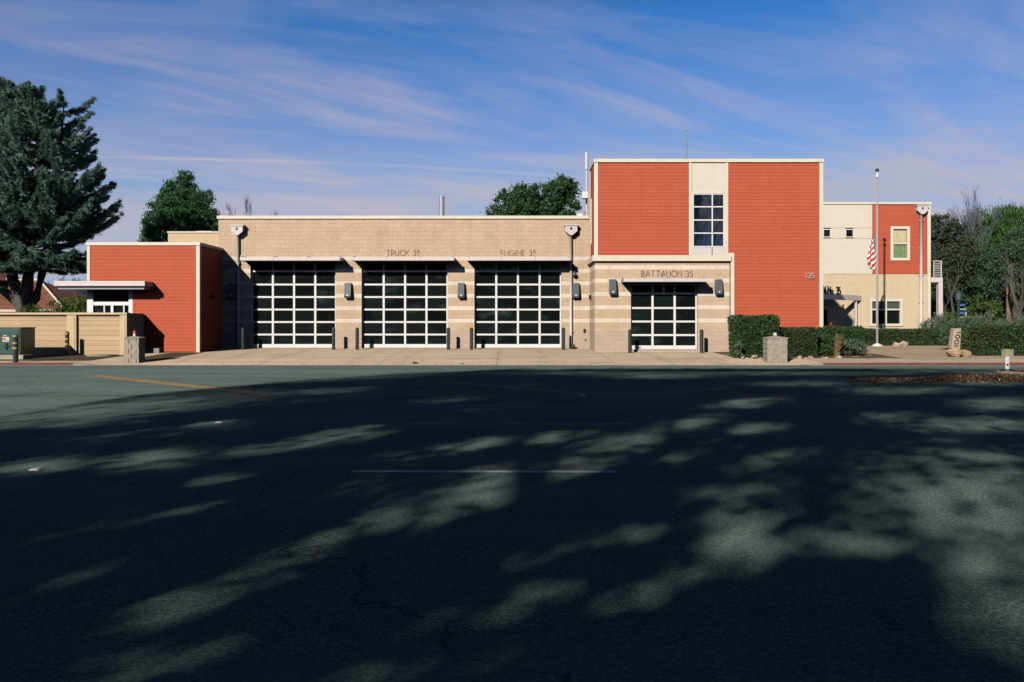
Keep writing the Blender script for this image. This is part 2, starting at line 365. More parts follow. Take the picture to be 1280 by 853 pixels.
# ------------------------------------------------------------------ mesh building
class MB:
    def __init__(self): self.v = []; self.f = []; self.mi = []
    def face(self, pts, mi=0):
        n = len(self.v); self.v += [tuple(p) for p in pts]; self.f.append(tuple(range(n, n + len(pts)))); self.mi.append(mi)
    def box(self, x0, x1, y0, y1, z0, z1, mi=0, bev=0.0):
        n = len(self.v)
        self.v += [(x0, y0, z0), (x1, y0, z0), (x1, y1, z0), (x0, y1, z0), (x0, y0, z1), (x1, y0, z1), (x1, y1, z1), (x0, y1, z1)]
        for q in ((0, 3, 2, 1), (4, 5, 6, 7), (0, 1, 5, 4), (1, 2, 6, 5), (2, 3, 7, 6), (3, 0, 4, 7)):
            self.f.append(tuple(n + i for i in q)); self.mi.append(mi)
        return self
    def prism(self, poly, axis, a0, a1, mi=0):
        """poly of 2D points; axis 'x': (y,z), 'y': (x,z), 'z': (x,y)"""
        def mk(p, a):
            return {'x': (a, p[0], p[1]), 'y': (p[0], a, p[1]), 'z': (p[0], p[1], a)}[axis]
        n = len(self.v); k = len(poly)
        self.v += [mk(p, a0) for p in poly] + [mk(p, a1) for p in poly]
        self.f.append(tuple(n + i for i in range(k))); self.f.append(tuple(n + k + i for i in reversed(range(k)))); self.mi += [mi, mi]
        for i in range(k):
            j = (i + 1) % k
            self.f.append((n + i, n + k + i, n + k + j, n + j)); self.mi.append(mi)
        return self
    def tube(self, pts, rad, sides=8, mi=0, cap=True):
        P = [Vector(p) for p in pts]; n0 = len(self.v)
        up = Vector((0, 0, 1))
        for i, p in enumerate(P):
            d = (P[min(i + 1, len(P) - 1)] - P[max(i - 1, 0)])
            d = d.normalized() if d.length > 1e-9 else up
            a = d.cross(Vector((0.31, 0.95, 0.05)) if abs(d.z) > 0.9 else up).normalized(); b = d.cross(a)
            r = rad[i] if hasattr(rad, '__len__') else rad
            for s in range(sides):
                t = 2 * PI * s / sides
                self.v.append(tuple(p + a * (r * math.cos(t)) + b * (r * math.sin(t))))
        for i in range(len(P) - 1):
            for s in range(sides):
                s2 = (s + 1) % sides; o = n0 + i * sides
                self.f.append((o + s, o + s2, o + sides + s2, o + sides + s)); self.mi.append(mi)
        if cap:
            self.f.append(tuple(n0 + s for s in range(sides))); self.mi.append(mi)
            o = n0 + (len(P) - 1) * sides
            self.f.append(tuple(o + s for s in reversed(range(sides)))); self.mi.append(mi)
        return self
    def lathe(self, c, prof, sides=16, mi=0):
        self.tube([(c[0], c[1], c[2] + h) for h, r in prof], [max(r, 1e-4) for h, r in prof], sides, mi); return self
    def blob(self, c, r, seed=0, amp=0.2, nu=12, nv=8, mi=0, scale=(1, 1, 1)):
        rr = np.random.default_rng(seed); n = len(self.v)
        pl = rr.normal(size=(9, 3)); pl /= np.linalg.norm(pl, axis=1, keepdims=True); off = 1 - amp * rr.uniform(.3, 1.6, 9)   # chopped facets
        if amp > 0: nu, nv = nu + 6, nv + 4
        for j in range(nv + 1):
            th = PI * j / nv
            for i in range(nu):
                f = 2 * PI * i / nu; d = np.array((math.sin(th) * math.cos(f), math.sin(th) * math.sin(f), math.cos(th)))
                k = 1.0
                if amp > 0:
                    q = pl @ d; k = min([1.05] + [o / v for o, v in zip(off, q) if v > .2]) + (rr.normal(0, .02 * amp / .2) if 0 < j < nv else 0)
                self.v.append((c[0] + r * k * scale[0] * d[0], c[1] + r * k * scale[1] * d[1], c[2] + r * k * scale[2] * d[2]))
        for j in range(nv):
            for i in range(nu):
                i2 = (i + 1) % nu
                self.f.append((n + j * nu + i, n + (j + 1) * nu + i, n + (j + 1) * nu + i2, n + j * nu + i2)); self.mi.append(mi)
        return self
    def split(self, name, m, parent, bw=0):
        for k in range(0, len(self.v), 8):
            b = MB(); b.v = self.v[k:k + 8]; b.f = [tuple(i - k for i in f) for f in self.f if k <= f[0] < k + 8]; b.mi = [0] * 6
            o = b.obj(name, m, parent)
            if bw: bevel(o, bw, 1)
    def obj(self, name, mats, parent=None, smooth=False):
        me = bpy.data.meshes.new(name)
        org = ORG.get(parent.name, (0, 0, 0)) if parent else (0, 0, 0)
        me.from_pydata([(x - org[0], y - org[1], z - org[2]) for x, y, z in self.v], [], self.f)
        if not isinstance(mats, (list, tuple)): mats = [mats]
        for m in mats: me.materials.append(m)
        if len(mats) > 1: me.polygons.foreach_set('material_index', self.mi)
        if smooth: me.polygons.foreach_set('use_smooth', [True] * len(me.polygons))
        me.validate(); me.update()
        o = bpy.data.objects.new(name, me); COL.objects.link(o)
        if parent: o.parent = parent; ORG[o.name] = org
        return o
ORG = {}

def tag(o, label=None, cat=None, group=None, kind=None):
    if label: o['label'] = label
    if cat: o['category'] = cat
    if group: o['group'] = group
    if kind: o['kind'] = kind
    return o
def thing(name, label, cat, loc, group=None):
    o = bpy.data.objects.new(name, None); o.empty_display_size = 0.3
    COL.objects.link(o); o.location = loc; ORG[o.name] = tuple(loc)
    return tag(o, label, cat, group)
def struct(o): o['kind'] = 'structure'; return o
def dup(root, loc, label, group=None):
    r = root.copy(); COL.objects.link(r); r.location = loc; r['label'] = label
    if group: r['group'] = group
    for ch in list(root.children):
        c = ch.copy(); COL.objects.link(c); c.parent = r
        for g in ch.children:
            d = g.copy(); COL.objects.link(d); d.parent = c
    return r
def bevel(o, w=0.01, seg=2):
    m = o.modifiers.new('bevel', 'BEVEL'); m.width = w; m.segments = seg; m.limit_method = 'ANGLE'
    return o

def np_mesh(name, verts, nper, mat, parent=None):
    """verts (N*nper,3): N separate polygons of nper corners"""
    org = np.array(ORG.get(parent.name, (0, 0, 0)) if parent else (0, 0, 0))
    verts = np.asarray(verts, dtype=np.float32) - org.astype(np.float32)
    nv = len(verts); nf = nv // nper
    me = bpy.data.meshes.new(name)
    me.vertices.add(nv); me.vertices.foreach_set('co', verts.ravel())
    me.loops.add(nv); me.loops.foreach_set('vertex_index', np.arange(nv, dtype=np.int32))
    me.polygons.add(nf); me.polygons.foreach_set('loop_start', np.arange(0, nv, nper, dtype=np.int32))
    me.update(calc_edges=True); me.materials.append(mat)
    o = bpy.data.objects.new(name, me); COL.objects.link(o)
    if parent: o.parent = parent; ORG[o.name] = tuple(org)
    return o

def leaves(c, size, aspect=0.6, direction=None, spread=1.0, flat=0.0):
    """c (N,3) -> leaf polygons (diamonds) with random orientation; direction (N,3) aligns the long axis"""
    n = len(c); c = np.asarray(c, float)
    a = rng.normal(size=(n, 3)) * spread
    if direction is not None: a = a * 0.35 + direction
    a /= np.linalg.norm(a, axis=1, keepdims=True) + 1e-9
    b = rng.normal(size=(n, 3)); b[:, 2] *= (1 - flat)
    b -= (b * a).sum(1, keepdims=True) * a; b /= np.linalg.norm(b, axis=1, keepdims=True) + 1e-9
    s = (np.asarray(size) * rng.uniform(0.65, 1.35, n))[:, None]
    cr = np.cross(a, b) * s * 0.12
    v = np.empty((n, 4, 3))
    v[:, 0] = c - a * s * 0.5; v[:, 2] = c + a * s * 0.5
    v[:, 1] = c + b * s * aspect * 0.5 + cr; v[:, 3] = c - b * s * aspect * 0.5 + cr
    return v.reshape(-1, 3)

def ball(n):
    d = rng.normal(size=(n, 3)); d /= np.linalg.norm(d, axis=1, keepdims=True)
    return d * rng.uniform(0, 1, (n, 1)) ** (1 / 3)

def clumps(ells, nclump, nleaf, rclump, shell=0.55):
    """leaf centres: clumps scattered in a union of ellipsoids (cx,cy,cz,rx,ry,rz), biased to the shell"""
    out = []; vols = np.array([e[3] * e[4] * e[5] for e in ells]) ** (2 / 3); vols /= vols.sum()
    for e, w in zip(ells, vols):
        k = max(2, int(nclump * w))
        d = rng.normal(size=(k, 3)); d /= np.linalg.norm(d, axis=1, keepdims=True)
        r = shell + (1 - shell) * rng.uniform(0, 1, (k, 1)) ** 0.6
        cc = d * r * np.array(e[3:6]) + np.array(e[:3])
        rad = rclump * rng.uniform(0.6, 1.4, (k, 1, 1))
        pts = cc[:, None, :] + rng.normal(size=(k, nleaf, 3)) * rad * np.array([1, 1, 0.75]) * 0.55
        out.append(pts.reshape(-1, 3))
    return np.concatenate(out)

def branch_tree(mb, p, d, length, r, depth, spread=0.5, up=0.15, kids=(2, 3), shrink=0.72, sides=5, tips=None):
    pts = [Vector(p)]; dd = Vector(d).normalized(); rad = [r]
    n = 4
    for i in range(n):
        dd = (dd + Vector((random.gauss(0, 0.12), random.gauss(0, 0.12), random.gauss(0, 0.08) + up * 0.3))).normalized()
        pts.append(pts[-1] + dd * (length / n)); rad.append(r * (1 - 0.4 * (i + 1) / n))
    mb.tube(pts, rad, sides, cap=False)
    if tips is not None: tips.append(tuple(pts[-1]))
    if depth <= 0: return
    for k in range(random.randint(*kids)):
        base = pts[-1] if k == 0 else pts[random.randint(2, n)]
        nd = (dd + Vector((random.gauss(0, spread), random.gauss(0, spread), random.gauss(0, spread * 0.5) + up))).normalized()
        branch_tree(mb, base, nd, length * shrink * random.uniform(0.8, 1.15), rad[-1] * (0.95 if k == 0 else 0.75), depth - 1, spread, up, kids, shrink, max(3, sides - 1), tips)

# ------------------------------------------------------------------ ground, road, pavements
YK = 30.8                                         # far kerb
def gz(x, y):
    t = min(1, max(0, (y - YK) / 9.2)); base = 0.085 + 0.275 * t
    d = min(1, max(0, min(x + 16.9, 12.0 - x) / 0.7))
    return base - 0.075 * d * (1 - min(1, max(0, (y - YK) / 2.2)))
def sheet(name, x0, x1, y0, y1, nx, ny, zf, m):
    mb = MB(); xs = np.linspace(x0, x1, nx + 1); ys = np.linspace(y0, y1, ny + 1)
    mb.v = [(x, y, zf(x, y)) for y in ys for x in xs]
    for j in range(ny):
        for i in range(nx):
            a = j * (nx + 1) + i; mb.f.append((a, a + 1, a + nx + 2, a + nx + 1)); mb.mi.append(0)
    return mb.obj(name, m, smooth=True)
g = MB(); g.face([(-700, -400, -0.02), (700, -400, -0.02), (700, 900, -0.02), (-700, 900, -0.02)])
struct(g.obj('ground', M['ground']))
g = MB(); g.face([(-120, -3.2, 0), (120, -3.2, 0), (120, YK - 0.45, 0), (-120, YK - 0.45, 0)])
struct(g.obj('road', M['asphalt']))
g = MB(); g.face([(-120, YK - 0.45, 0.002), (120, YK - 0.45, 0.002), (120, YK, 0.006), (-120, YK, 0.006)])
struct(g.obj('gutter', M['gutter']))
struct(sheet('driveway_apron', -16.9, 12.0, YK, 40.6, 58, 14, gz, M['apron']))
struct(sheet('pavement', -80, -16.9, YK + 0.15, 32.0, 40, 2, gz, M['walk']))
struct(sheet('dirt_strip', -80, -16.9, 32.0, 40.6, 40, 6, gz, M['soil']))
struct(sheet('dirt_patch', -15.75, -14.2, 32.3, 36.9, 4, 6, lambda x, y: gz(x, y) + 0.004, M['soil']))
struct(sheet('pavement', 12.0, 90, YK + 0.15, 33.0, 40, 2, gz, M['walk']))
struct(sheet('paved_path', 12.0, 90, 33.0, 47.0, 30, 8, gz, M['paving']))
struct(sheet('terrain', -200, 200, 40.6, 330, 20, 20, lambda x, y: 0.352 if y < 45 else 0.352, M['ground']))
struct(sheet('planting_bed', 9.35, 16.3, 33.5, 37.4, 14, 8, lambda x, y: gz(x, y) + 0.012 + 0.02 * math.sin(x * 3.1) * math.sin(y * 2.7), M['bed']))
def kerb(x0, x1, m):
    mb = MB(); n = max(2, int((x1 - x0) / 1.5))
    for i in range(n):
        a, b = x0 + (x1 - x0) * i / n, x0 + (x1 - x0) * (i + 1) / n
        za, zb = gz(a, YK + .15) + .004, gz(b, YK + .15) + .004
        mb.face([(a, YK, 0), (b, YK, 0), (b, YK + .02, zb - .02), (a, YK + .02, za - .02)])
        mb.face([(a, YK + .02, za - .02), (b, YK + .02, zb - .02), (b, YK + .05, zb), (a, YK + .05, za)])
        mb.face([(a, YK + .05, za), (b, YK + .05, zb), (b, YK + .155, zb), (a, YK + .155, za)])
    return struct(mb.obj('kerb', m))
kerb(-16.9, -16.1, M['kerb']); kerb(11.2, 12.0, M['kerb'])
kerb(-80, -16.9, M['kerb_red']); kerb(12.0, 36, M['kerb_red']); kerb(36, 90, M['kerb'])
# our own side of the street, behind the camera
mb = MB(); mb.box(-120, 120, -3.35, -3.2, -0.02, 0.12); struct(mb.obj('kerb', M['kerb']))
g = MB(); g.face([(-120, -40, 0.11), (120, -40, 0.11), (120, -3.35, 0.11), (-120, -3.35, 0.11)]); struct(g.obj('verge', M['ground']))

# painted markings (each stretch its own thin sheet)
def strip(name, p, q, w, m, z=0.004):
    p, q = Vector((p[0], p[1], 0)), Vector((q[0], q[1], 0)); d = (q - p); n = Vector((-d.y, d.x, 0)).normalized() * (w / 2)
    mb = MB(); k = max(1, int(d.length / 2))
    for i in range(k):
        a, b = p + d * (i / k), p + d * ((i + 1) / k)
        mb.face([(a.x - n.x, a.y - n.y, z), (b.x - n.x, b.y - n.y, z), (b.x + n.x, b.y + n.y, z), (a.x + n.x, a.y + n.y, z)])
    return struct(mb.obj(name, m))
strip('yellow_road_line', (-13.0, 24.75), (-5.7, 18.3), 0.46, M['yellow'])
strip('yellow_road_line', (-60, 17.72), (60, 17.72), 0.11, M['yellow_faint'])
strip('yellow_road_line', (-60, 18.02), (60, 18.02), 0.11, M['yellow_faint'])
strip('yellow_road_line', (-2.6, 22.7), (1.7, 18.2), 0.26, M['yellow_faint'])
strip('yellow_road_line', (-60, 24.3), (-13.2, 24.3), 0.12, M['yellow_faint'])
strip('yellow_road_line', (-6.5, 24.6), (60, 24.6), 0.14, M['yellow_faint'])
for i in range(-3, 4):
    strip('white_road_line', (-1.73 + i * 14.6, 8.66), (1.12 + i * 14.6, 8.64), 0.115, M['white_paint'])
    strip('white_road_line', (-1.75 + i * 14.6, 12.82), (1.9 + i * 14.6, 12.80), 0.10, M['white_faint'])

# raised median nose on the right with its brick top
mb = MB(); prof = []
for a in np.linspace(PI / 2, 3 * PI / 2, 12): prof.append((16.7 + 0.9 * math.cos(a), 25.9 + 0.9 * math.sin(a)))
prof += [(60, 25.0), (60, 26.8)]
mb.prism(prof, 'z', -0.01, 0.07); struct(mb.obj('median_island', M['kerb']))
prof2 = [(16.68 + 0.72 * math.cos(a), 25.9 + 0.72 * math.sin(a)) for a in np.linspace(PI / 2, 3 * PI / 2, 12)] + [(60, 25.18), (60, 26.62)]
mb = MB(); mb.prism(prof2, 'z', 0.05, 0.074); struct(mb.obj('median_paving', M['brick']))

# ------------------------------------------------------------------ FIRE STATION
ST = thing('fire_station', 'long tan block fire station with red clapboard boxes and glass garage doors', 'fire station', (0, 40, 0.36))

def cells(u0, u1, z0, z1, holes):
    us = sorted({u0, u1, *[h for q in holes for h in q[:2] if u0 < h < u1]})
    zs = sorted({z0, z1, *[h for q in holes for h in q[2:] if z0 < h < z1]})
    for i in range(len(us) - 1):
        for j in range(len(zs) - 1):
            cu, cz = (us[i] + us[i + 1]) / 2, (zs[j] + zs[j + 1]) / 2
            if any(h[0] < cu < h[1] and h[2] < cz < h[3] for h in holes): continue
            yield us[i], us[i + 1], zs[j], zs[j + 1]
def wall_front(mb, x0, x1, z0, z1, y, holes=(), depth=0.3, back=0.35):
    """a wall facing -y with openings and their reveals"""
    for a, b, c, d in cells(x0, x1, z0, z1, holes):
        mb.face([(a, y, c), (b, y, c), (b, y, d), (a, y, d)])
    for a, b, c, d in holes:
        mb.face([(a, y, c), (a, y, d), (a, y + depth, d), (a, y + depth, c)])
        mb.face([(b, y, c), (b, y + depth, c), (b, y + depth, d), (b, y, d)])
        mb.face([(a, y, d), (b, y, d), (b, y + depth, d), (a, y + depth, d)])
        mb.face([(a, y, c), (a, y + depth, c), (b, y + depth, c), (b, y, c)])
LAP = 0.158
def siding(mb, o, ud, nd, ul, z0, z1, holes=(), lip=0.012):
    """lap boards on the wall that starts at o=(x,y), runs along ud for ul metres and faces nd"""
    def P(u, off, z): return (o[0] + ud[0] * u + nd[0] * off, o[1] + ud[1] * u + nd[1] * off, z)
    k0 = math.floor(z0 / LAP)
    for a, b, c, d in cells(0, ul, z0, z1, holes):
        k = math.floor(c / LAP + 1e-6)
        while k * LAP < d - 1e-6:
            lo, hi = max(c, k * LAP), min(d, (k + 1) * LAP)
            f = lambda z: 0.004 + lip * (1 - (z - k * LAP) / LAP)
            mb.face([P(a, f(lo), lo), P(b, f(lo), lo), P(b, f(hi), hi), P(a, f(hi), hi)])
            if lo == k * LAP:
                mb.face([P(a, 0.004, lo), P(b, 0.004, lo), P(b, f(lo), lo), P(a, f(lo), lo)])
            k += 1

# --- vehicle hall
YH = 40.0
DOORS = [(-13.08, -8.82), (-7.52, -3.22), (-1.88, 2.48)]
DTOP = 4.72; DBOT = 0.37
mb = MB()
wall_front(mb, -14.68, 3.88, 0.2, 6.84, YH, [(a, b, DBOT - .2 if False else DBOT, DTOP) for a, b in DOORS], 0.26)
mb.face([(-14.68, 62, 0.2), (-14.68, YH, 0.2), (-14.68, YH, 6.84), (-14.68, 62, 6.84)])
mb.face([(-14.68, 62, 0.2), (-14.68, 62, 6.84), (5, 62, 6.84), (5, 62, 0.2)])
hall = mb.obj('block_wall', M['block'], ST)
mb = MB(); mb.box(-14.5, 5.0, 40.3, 62, 6.45, 6.6); mb.obj('roof', M['roof'], ST)
mb = MB(); mb.box(-14.74, 3.84, 39.93, 40.25, 6.84, 7.0); mb.box(-14.74, -14.45, 40.25, 62, 6.84, 7.0); bevel(mb.obj('coping', M['trim'], ST), .008)

def garage_door(x0, x1, z0, ztrans, ztop, y, rows, cols, trans_cols=None, painted_refl=False):
    """sectional glass door: frame mesh with its glass as a child, a fixed transom above"""
    mb = MB(); w = 0.052; e = 0.0
    W = x1 - x0
    xs = [x0 + W * i / cols for i in range(cols + 1)]
    H = ztrans - z0; zs = [z0 + 0.06 + (H - 0.06) * i / rows for i in range(rows + 1)]
    # stiles full height; rails butted between them
    st = []
    for i, x in enumerate(xs):
        a = x if i == 0 else (x - 2 * w if i == cols else x - w)
        b = a + 2 * w
        if i in (0, cols): b = a + 1.4 * w if i == 0 else b; a = a if i == 0 else b - 1.4 * w
        st.append((a, b)); mb.box(a, b, y - 0.055, y, z0 + 0.02, ztrans - 0.01)
    for j, z in enumerate(zs[:-1]):
        h = 0.19 if j == 0 else 0.09
        zb = z0 + 0.02 if j == 0 else z - h / 2
        for i in range(cols):
            mb.box(st[i][1], st[i + 1][0], y - 0.051, y - 0.003, zb, zb + h)
    d = bevel(mb.obj('garage_door', M['white'], ST), .006, 1)
    gm = MB()
    for j in range(rows):
        for i in range(cols):
            # each lite sits a touch differently, as real sectional doors do
            t0, t1 = random.uniform(-.008, .008), random.uniform(-.007, .007)
            a, b = st[i][1] - .01, st[i + 1][0] + .01; c, e2 = zs[j], zs[j + 1]
            gm.face([(a, y - .02 + t0, c), (b, y - .02 - t0, c), (b, y - .02 - t0 + t1, e2), (a, y - .02 + t0 + t1, e2)])
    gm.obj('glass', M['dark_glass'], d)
    hb = MB(); xm = st[0][1] + .25; hb.box(xm, xm + .16, y - .075, y - .05, z0 + .10, z0 + .14); hb.obj('handle', M['black'], d)
    # bottom weather seal
    sb = MB(); sb.box(x0, x1, y - .05, y - .01, z0 - .005, z0 + .02); sb.obj('seal', M['black'], d)
    tm = MB(); tc = trans_cols or xs
    tm.box(x0, x1, y - .09, y, ztrans, ztrans + .085); tm.box(x0, x1, y - .085, y, ztop - .07, ztop)
    ss = []
    for i, x in enumerate(tc):
        a = x if i == 0 else (x - .08 if i == len(tc) - 1 else x - .045)
        ss.append((a, a + .085)); tm.box(a, a + .085, y - .08, y - .004, ztrans + .085, ztop - .07)
    tr = bevel(tm.obj('transom_window', M['white'], ST), .006, 1)
    gm = MB()
    for i in range(len(tc) - 1):
        tl = .045 if painted_refl else 0       # these lites lean back a little
        gm.face([(ss[i][1], y - .06 + .03 * (not painted_refl), ztrans + .08), (ss[i + 1][0], y - .06 + .03 * (not painted_refl), ztrans + .08), (ss[i + 1][0], y - .03 + tl * .7, ztop - .06), (ss[i][1], y - .03 + tl * .7, ztop - .06)])
    gm.obj('pane', M['painted_refl_glass'] if painted_refl else M['dark_glass'], tr)
    return d
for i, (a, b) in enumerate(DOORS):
    garage_door(a, b, DBOT, 4.20, DTOP, YH + 0.25, 6, 4, painted_refl=(i == 2))

def awning(x0, x1, z0, z1, yw, proj, nseg):
    mb = MB(); yf = yw - proj
    L = (x1 - x0) / nseg
    for i in range(nseg):
        mb.box(x0 + i * L + (.004 if i else 0), x0 + (i + 1) * L - (.004 if i < nseg - 1 else 0), yf, yf + .05, z0, z1)
    o = bevel(mb.obj('awning', M['awning'], ST), .006, 1)
    s = MB(); s.box(x0 + .05, x1 - .05, yf + .05, yw, z0 + .05, z1 - .02)
    s.box(x0, x0 + .05, yf + .05, yw, z0, z1); s.box(x1 - .05, x1, yf + .05, yw, z0, z1)
    for i in range(1, nseg * 2): s.box(x0 + i * L / 2 - .03, x0 + i * L / 2 + .03, yf + .05, yw, z0 + .01, z0 + .05)
    s.obj('soffit', M['soffit'], o)
    for i in range(nseg + 1):
        n = MB(); x = min(max(x0 + i * L, x0 + .06), x1 - .06)
        n.box(x - .045, x + .045, yf + .02, yf + .09, z1, z1 + .10)
        n.box(x - .018, x + .018, yf + .012, yf + .021, z1 + .035, z1 + .07, 1)
        n.tube([(x, yf + .06, z1 + .06), (x, yw - .01, z1 + .075)], .012, 6)
        n.obj('bracket', [M['awning'], M['black']], o)
    return o
for a, b in ((-13.3, -8.4), (-7.84, -2.83), (-2.2, 2.83)): awning(a, b, 4.69, 4.85, YH, 0.9, 3)

def downspout(x, y, ztop, hh, zbot, w=0.10):
    mb = MB(); mb.tube([(x, y - .09, zbot + .02), (x, y - .09, ztop - hh + .05)], w * .62, 8)
    for z in np.arange(zbot + .8, ztop - hh, 1.7): mb.box(x - w * .8, x + w * .8, y - .14, y, z, z + .05)
    d = mb.obj('downspout', M['pipe'], ST, True)
    h = MB(); r = 0.27 * hh / 0.48
    poly = [(x - r, ztop - hh * .12), (x - r, ztop - hh * .62), (x - w * .6, ztop - hh), (x + w * .6, ztop - hh), (x + r, ztop - hh * .62), (x + r, ztop - hh * .12)]
    h.prism(poly, 'y', y - .30, y - .002)
    h.box(x - r - .05, x + r + .05, y - .34, y - .002, ztop - hh * .12, ztop)
    h.box(x - .055, x + .055, y - .304, y - .301, ztop - hh * .5, ztop - hh * .27, 1)
    bevel(h.obj('rain_hopper', [M['pipe'], M['black']], d), .006, 1)
downspout(-13.66, YH, 6.52, 0.52, 0.40); downspout(2.94, YH, 6.54, 0.54, 0.40)

def wall_lamp(x, y, z0, z1, w=0.33):
    mb = MB(); h = z1 - z0
    poly = [(y, z0 + .06), (y, z1), (y - .16, z1), (y - .27, z0 + .10), (y - .22, z0)]
    mb.prism(poly, 'x', x - w / 2, x + w / 2)
    o = bevel(mb.obj('wall_lamp', M['lamp'], ST), .012, 2)
    l = MB(); l.box(x - .035, x + .035, y - .272, y - .258, z0 + .10, z0 + .17); l.obj('lens', M['white_dot'], o)
for px in (291, 435.5, 576.5, 719.5): wall_lamp(X_(px, YH), YH, Z_(373, YH), Z_(354, YH))

# --- lettering: a thin geometric stroke alphabet
def arc(cx, cz, rx, rz, a0, a1, n=12):
    return [(cx + rx * math.cos(math.radians(a0 + (a1 - a0) * i / n)), cz + rz * math.sin(math.radians(a0 + (a1 - a0) * i / n))) for i in range(n + 1)]
GL = {
 'T': (.72, [[(0, 1), (.72, 1)], [(.36, 0), (.36, 1)]]),
 'R': (.58, [[(0, 0), (0, 1), (.30, 1)] + arc(.30, .73, .26, .27, 90, -90)[1:] + [(0, .46)], [(.26, .46), (.58, 0)]]),
 'U': (.64, [[(0, 1), (0, .32)] + arc(.32, .32, .32, .32, 180, 360)[1:] + [(.64, 1)]]),
 'C': (.82, [arc(.5, .5, .5, .5, 45, 315, 18)]),
 'K': (.62, [[(0, 0), (0, 1)], [(.58, 1), (.02, .45)], [(.16, .58), (.62, 0)]]),
 'E': (.48, [[(.48, 1), (0, 1), (0, 0), (.48, 0)], [(0, .52), (.44, .52)]]),
 'N': (.70, [[(0, 0), (0, 1), (.70, 0), (.70, 1)]]),
 'G': (.94, [arc(.5, .5, .5, .5, 45, 350, 20) + [(.98, .48), (.55, .48)]]),
 'I': (.06, [[(.03, 0), (.03, 1)]]),
 'B': (.56, [[(0, 0), (0, 1), (.26, 1)] + arc(.26, .76, .22, .24, 90, -90)[1:] + [(0, .52)], [(.26, .52)] + arc(.26, .26, .28, .26, 90, -90)[1:] + [(0, 0)]]),
 'A': (.78, [[(0, 0), (.39, 1), (.78, 0)], [(.14, .32), (.64, .32)]]),
 'L': (.44, [[(0, 1), (0, 0), (.44, 0)]]),
 'O': (.98, [arc(.49, .5, .49, .5, 0, 360, 26)]),
 'o': (.52, [arc(.26, .28, .26, .28, 0, 360, 18)]),
 '1': (.10, [[(.08, 0), (.08, 1), (0, .9)]]),
 '0': (.56, [arc(.28, .5, .28, .5, 0, 360, 20)]),
 '3': (.54, [arc(.26, .74, .24, .26, 150, -90, 12), arc(.26, .26, .28, .26, 90, -155, 12)]),
 '5': (.56, [[(.50, 1), (.14, 1), (.07, .56)] + arc(.25, .31, .30, .31, 125, -150, 14)]),
 '.': (.08, [[(.04, 0), (.04, .1)]]),
 ' ': (.34, []),
}
def lettering(text, x0, x1, z0, z1, y, sw, depth, m, name='letter', parent=None, gap=.25, tf=None):
    H = z1 - z0; tot = sum(GL[c][0] for c in text) + gap * (len(text) - 1); sx = (x1 - x0) / tot
    u = 0; k = 0; o = None
    for ch in text:
        wd, strokes = GL[ch]; mb = MB()
        for s in strokes:
            pts = [Vector((x0 + (u + p[0]) * sx, z0 + p[1] * H)) for p in s]
            closed = (pts[0] - pts[-1]).length < 1e-4
            n = len(pts); L = []; R = []
            for i in range(n):
                a = pts[i - 1] if i > 0 else (pts[-2] if closed else None); b = pts[i + 1] if i < n - 1 else (pts[1] if closed else None)
                d1 = (pts[i] - a).normalized() if a is not None else None; d2 = (b - pts[i]).normalized() if b is not None else None
                d1 = d1 or d2; d2 = d2 or d1
                n1 = Vector((-d1.y, d1.x)); n2 = Vector((-d2.y, d2.x)); m_ = (n1 + n2)
                m_ = m_.normalized() if m_.length > .1 else n1
                q = min(2.0, 1 / max(.3, m_.dot(n1)))
                L.append(pts[i] + m_ * sw / 2 * q); R.append(pts[i] - m_ * sw / 2 * q)
            yf = y - depth - .0015 * (k % 3); k += 1
            T = tf or (lambda a, b, c: (a, b, c))
            for i in range(n - 1):
                a, b, c, d = L[i], L[i + 1], R[i + 1], R[i]
                F = [T(p.x, yf, p.y) for p in (a, b, c, d)]; Bk = [T(p.x, y, p.y) for p in (a, b, c, d)]
                mb.face(F); mb.face([F[0], Bk[0], Bk[1], F[1]]); mb.face([F[2], Bk[2], Bk[3], F[3]])
                if i == 0 and not closed: mb.face([F[3], Bk[3], Bk[0], F[0]])
                if i == n - 2 and not closed: mb.face([F[1], Bk[1], Bk[2], F[2]])
        u += wd + gap
        if mb.v: o = mb.obj(name, m, parent or ST)
    return o
lettering('TRUCK 35', X_(483, YH), X_(525, YH), Z_(320, YH), Z_(313, YH), YH - .004, .024, .012, M['letter'])
lettering('ENGINE 35', X_(626, YH), X_(670, YH), Z_(320, YH), Z_(313, YH), YH - .004, .024, .012, M['letter'])

# --- tower with the battalion bay
YT = 37.5; TX0, TX1 = 3.88, 14.55
mb = MB()
BD = (5.57, 8.70, 0.37, 3.475)
wall_front(mb, TX0, 10.2, 0.2, 4.53, YT, [BD], 0.2)
mb.face([(TX0, YH, 0.2), (TX0, YT, 0.2), (TX0, YT, 4.53), (TX0, YH, 4.53)])
mb.obj('block_wall', M['block'], ST)
garage_door(BD[0], BD[1], 0.37, 2.98, BD[3], YT + .19, 4, 3, trans_cols=[BD[0], BD[0] + 1.045, BD[0] + 1.57, BD[0] + 2.09, BD[1]])
awning(5.11, 8.97, 3.52, 3.68, YT, 0.88, 2)
for px in (765.5, 897.5): wall_lamp(X_(px, YT), YT, Z_(369, YT), Z_(349.5, YT))
lettering('BATTALION 35', X_(802, YT), X_(866, YT), Z_(346.3, YT), Z_(338.7, YT), YT - .004, .025, .012, M['letter_dark'])
mb = MB(); siding(mb, (4.03, YT), (1, 0), (0, -1), 8.29 - 4.03, 4.79, 9.16)
siding(mb, (10.13, YT), (1, 0), (0, -1), 14.4 - 10.13, 4.92, 9.16)
siding(mb, (10.41, YT), (1, 0), (0, -1), 14.4 - 10.41, 0.28, 4.92)
mb.obj('red_siding', M['red'], ST)
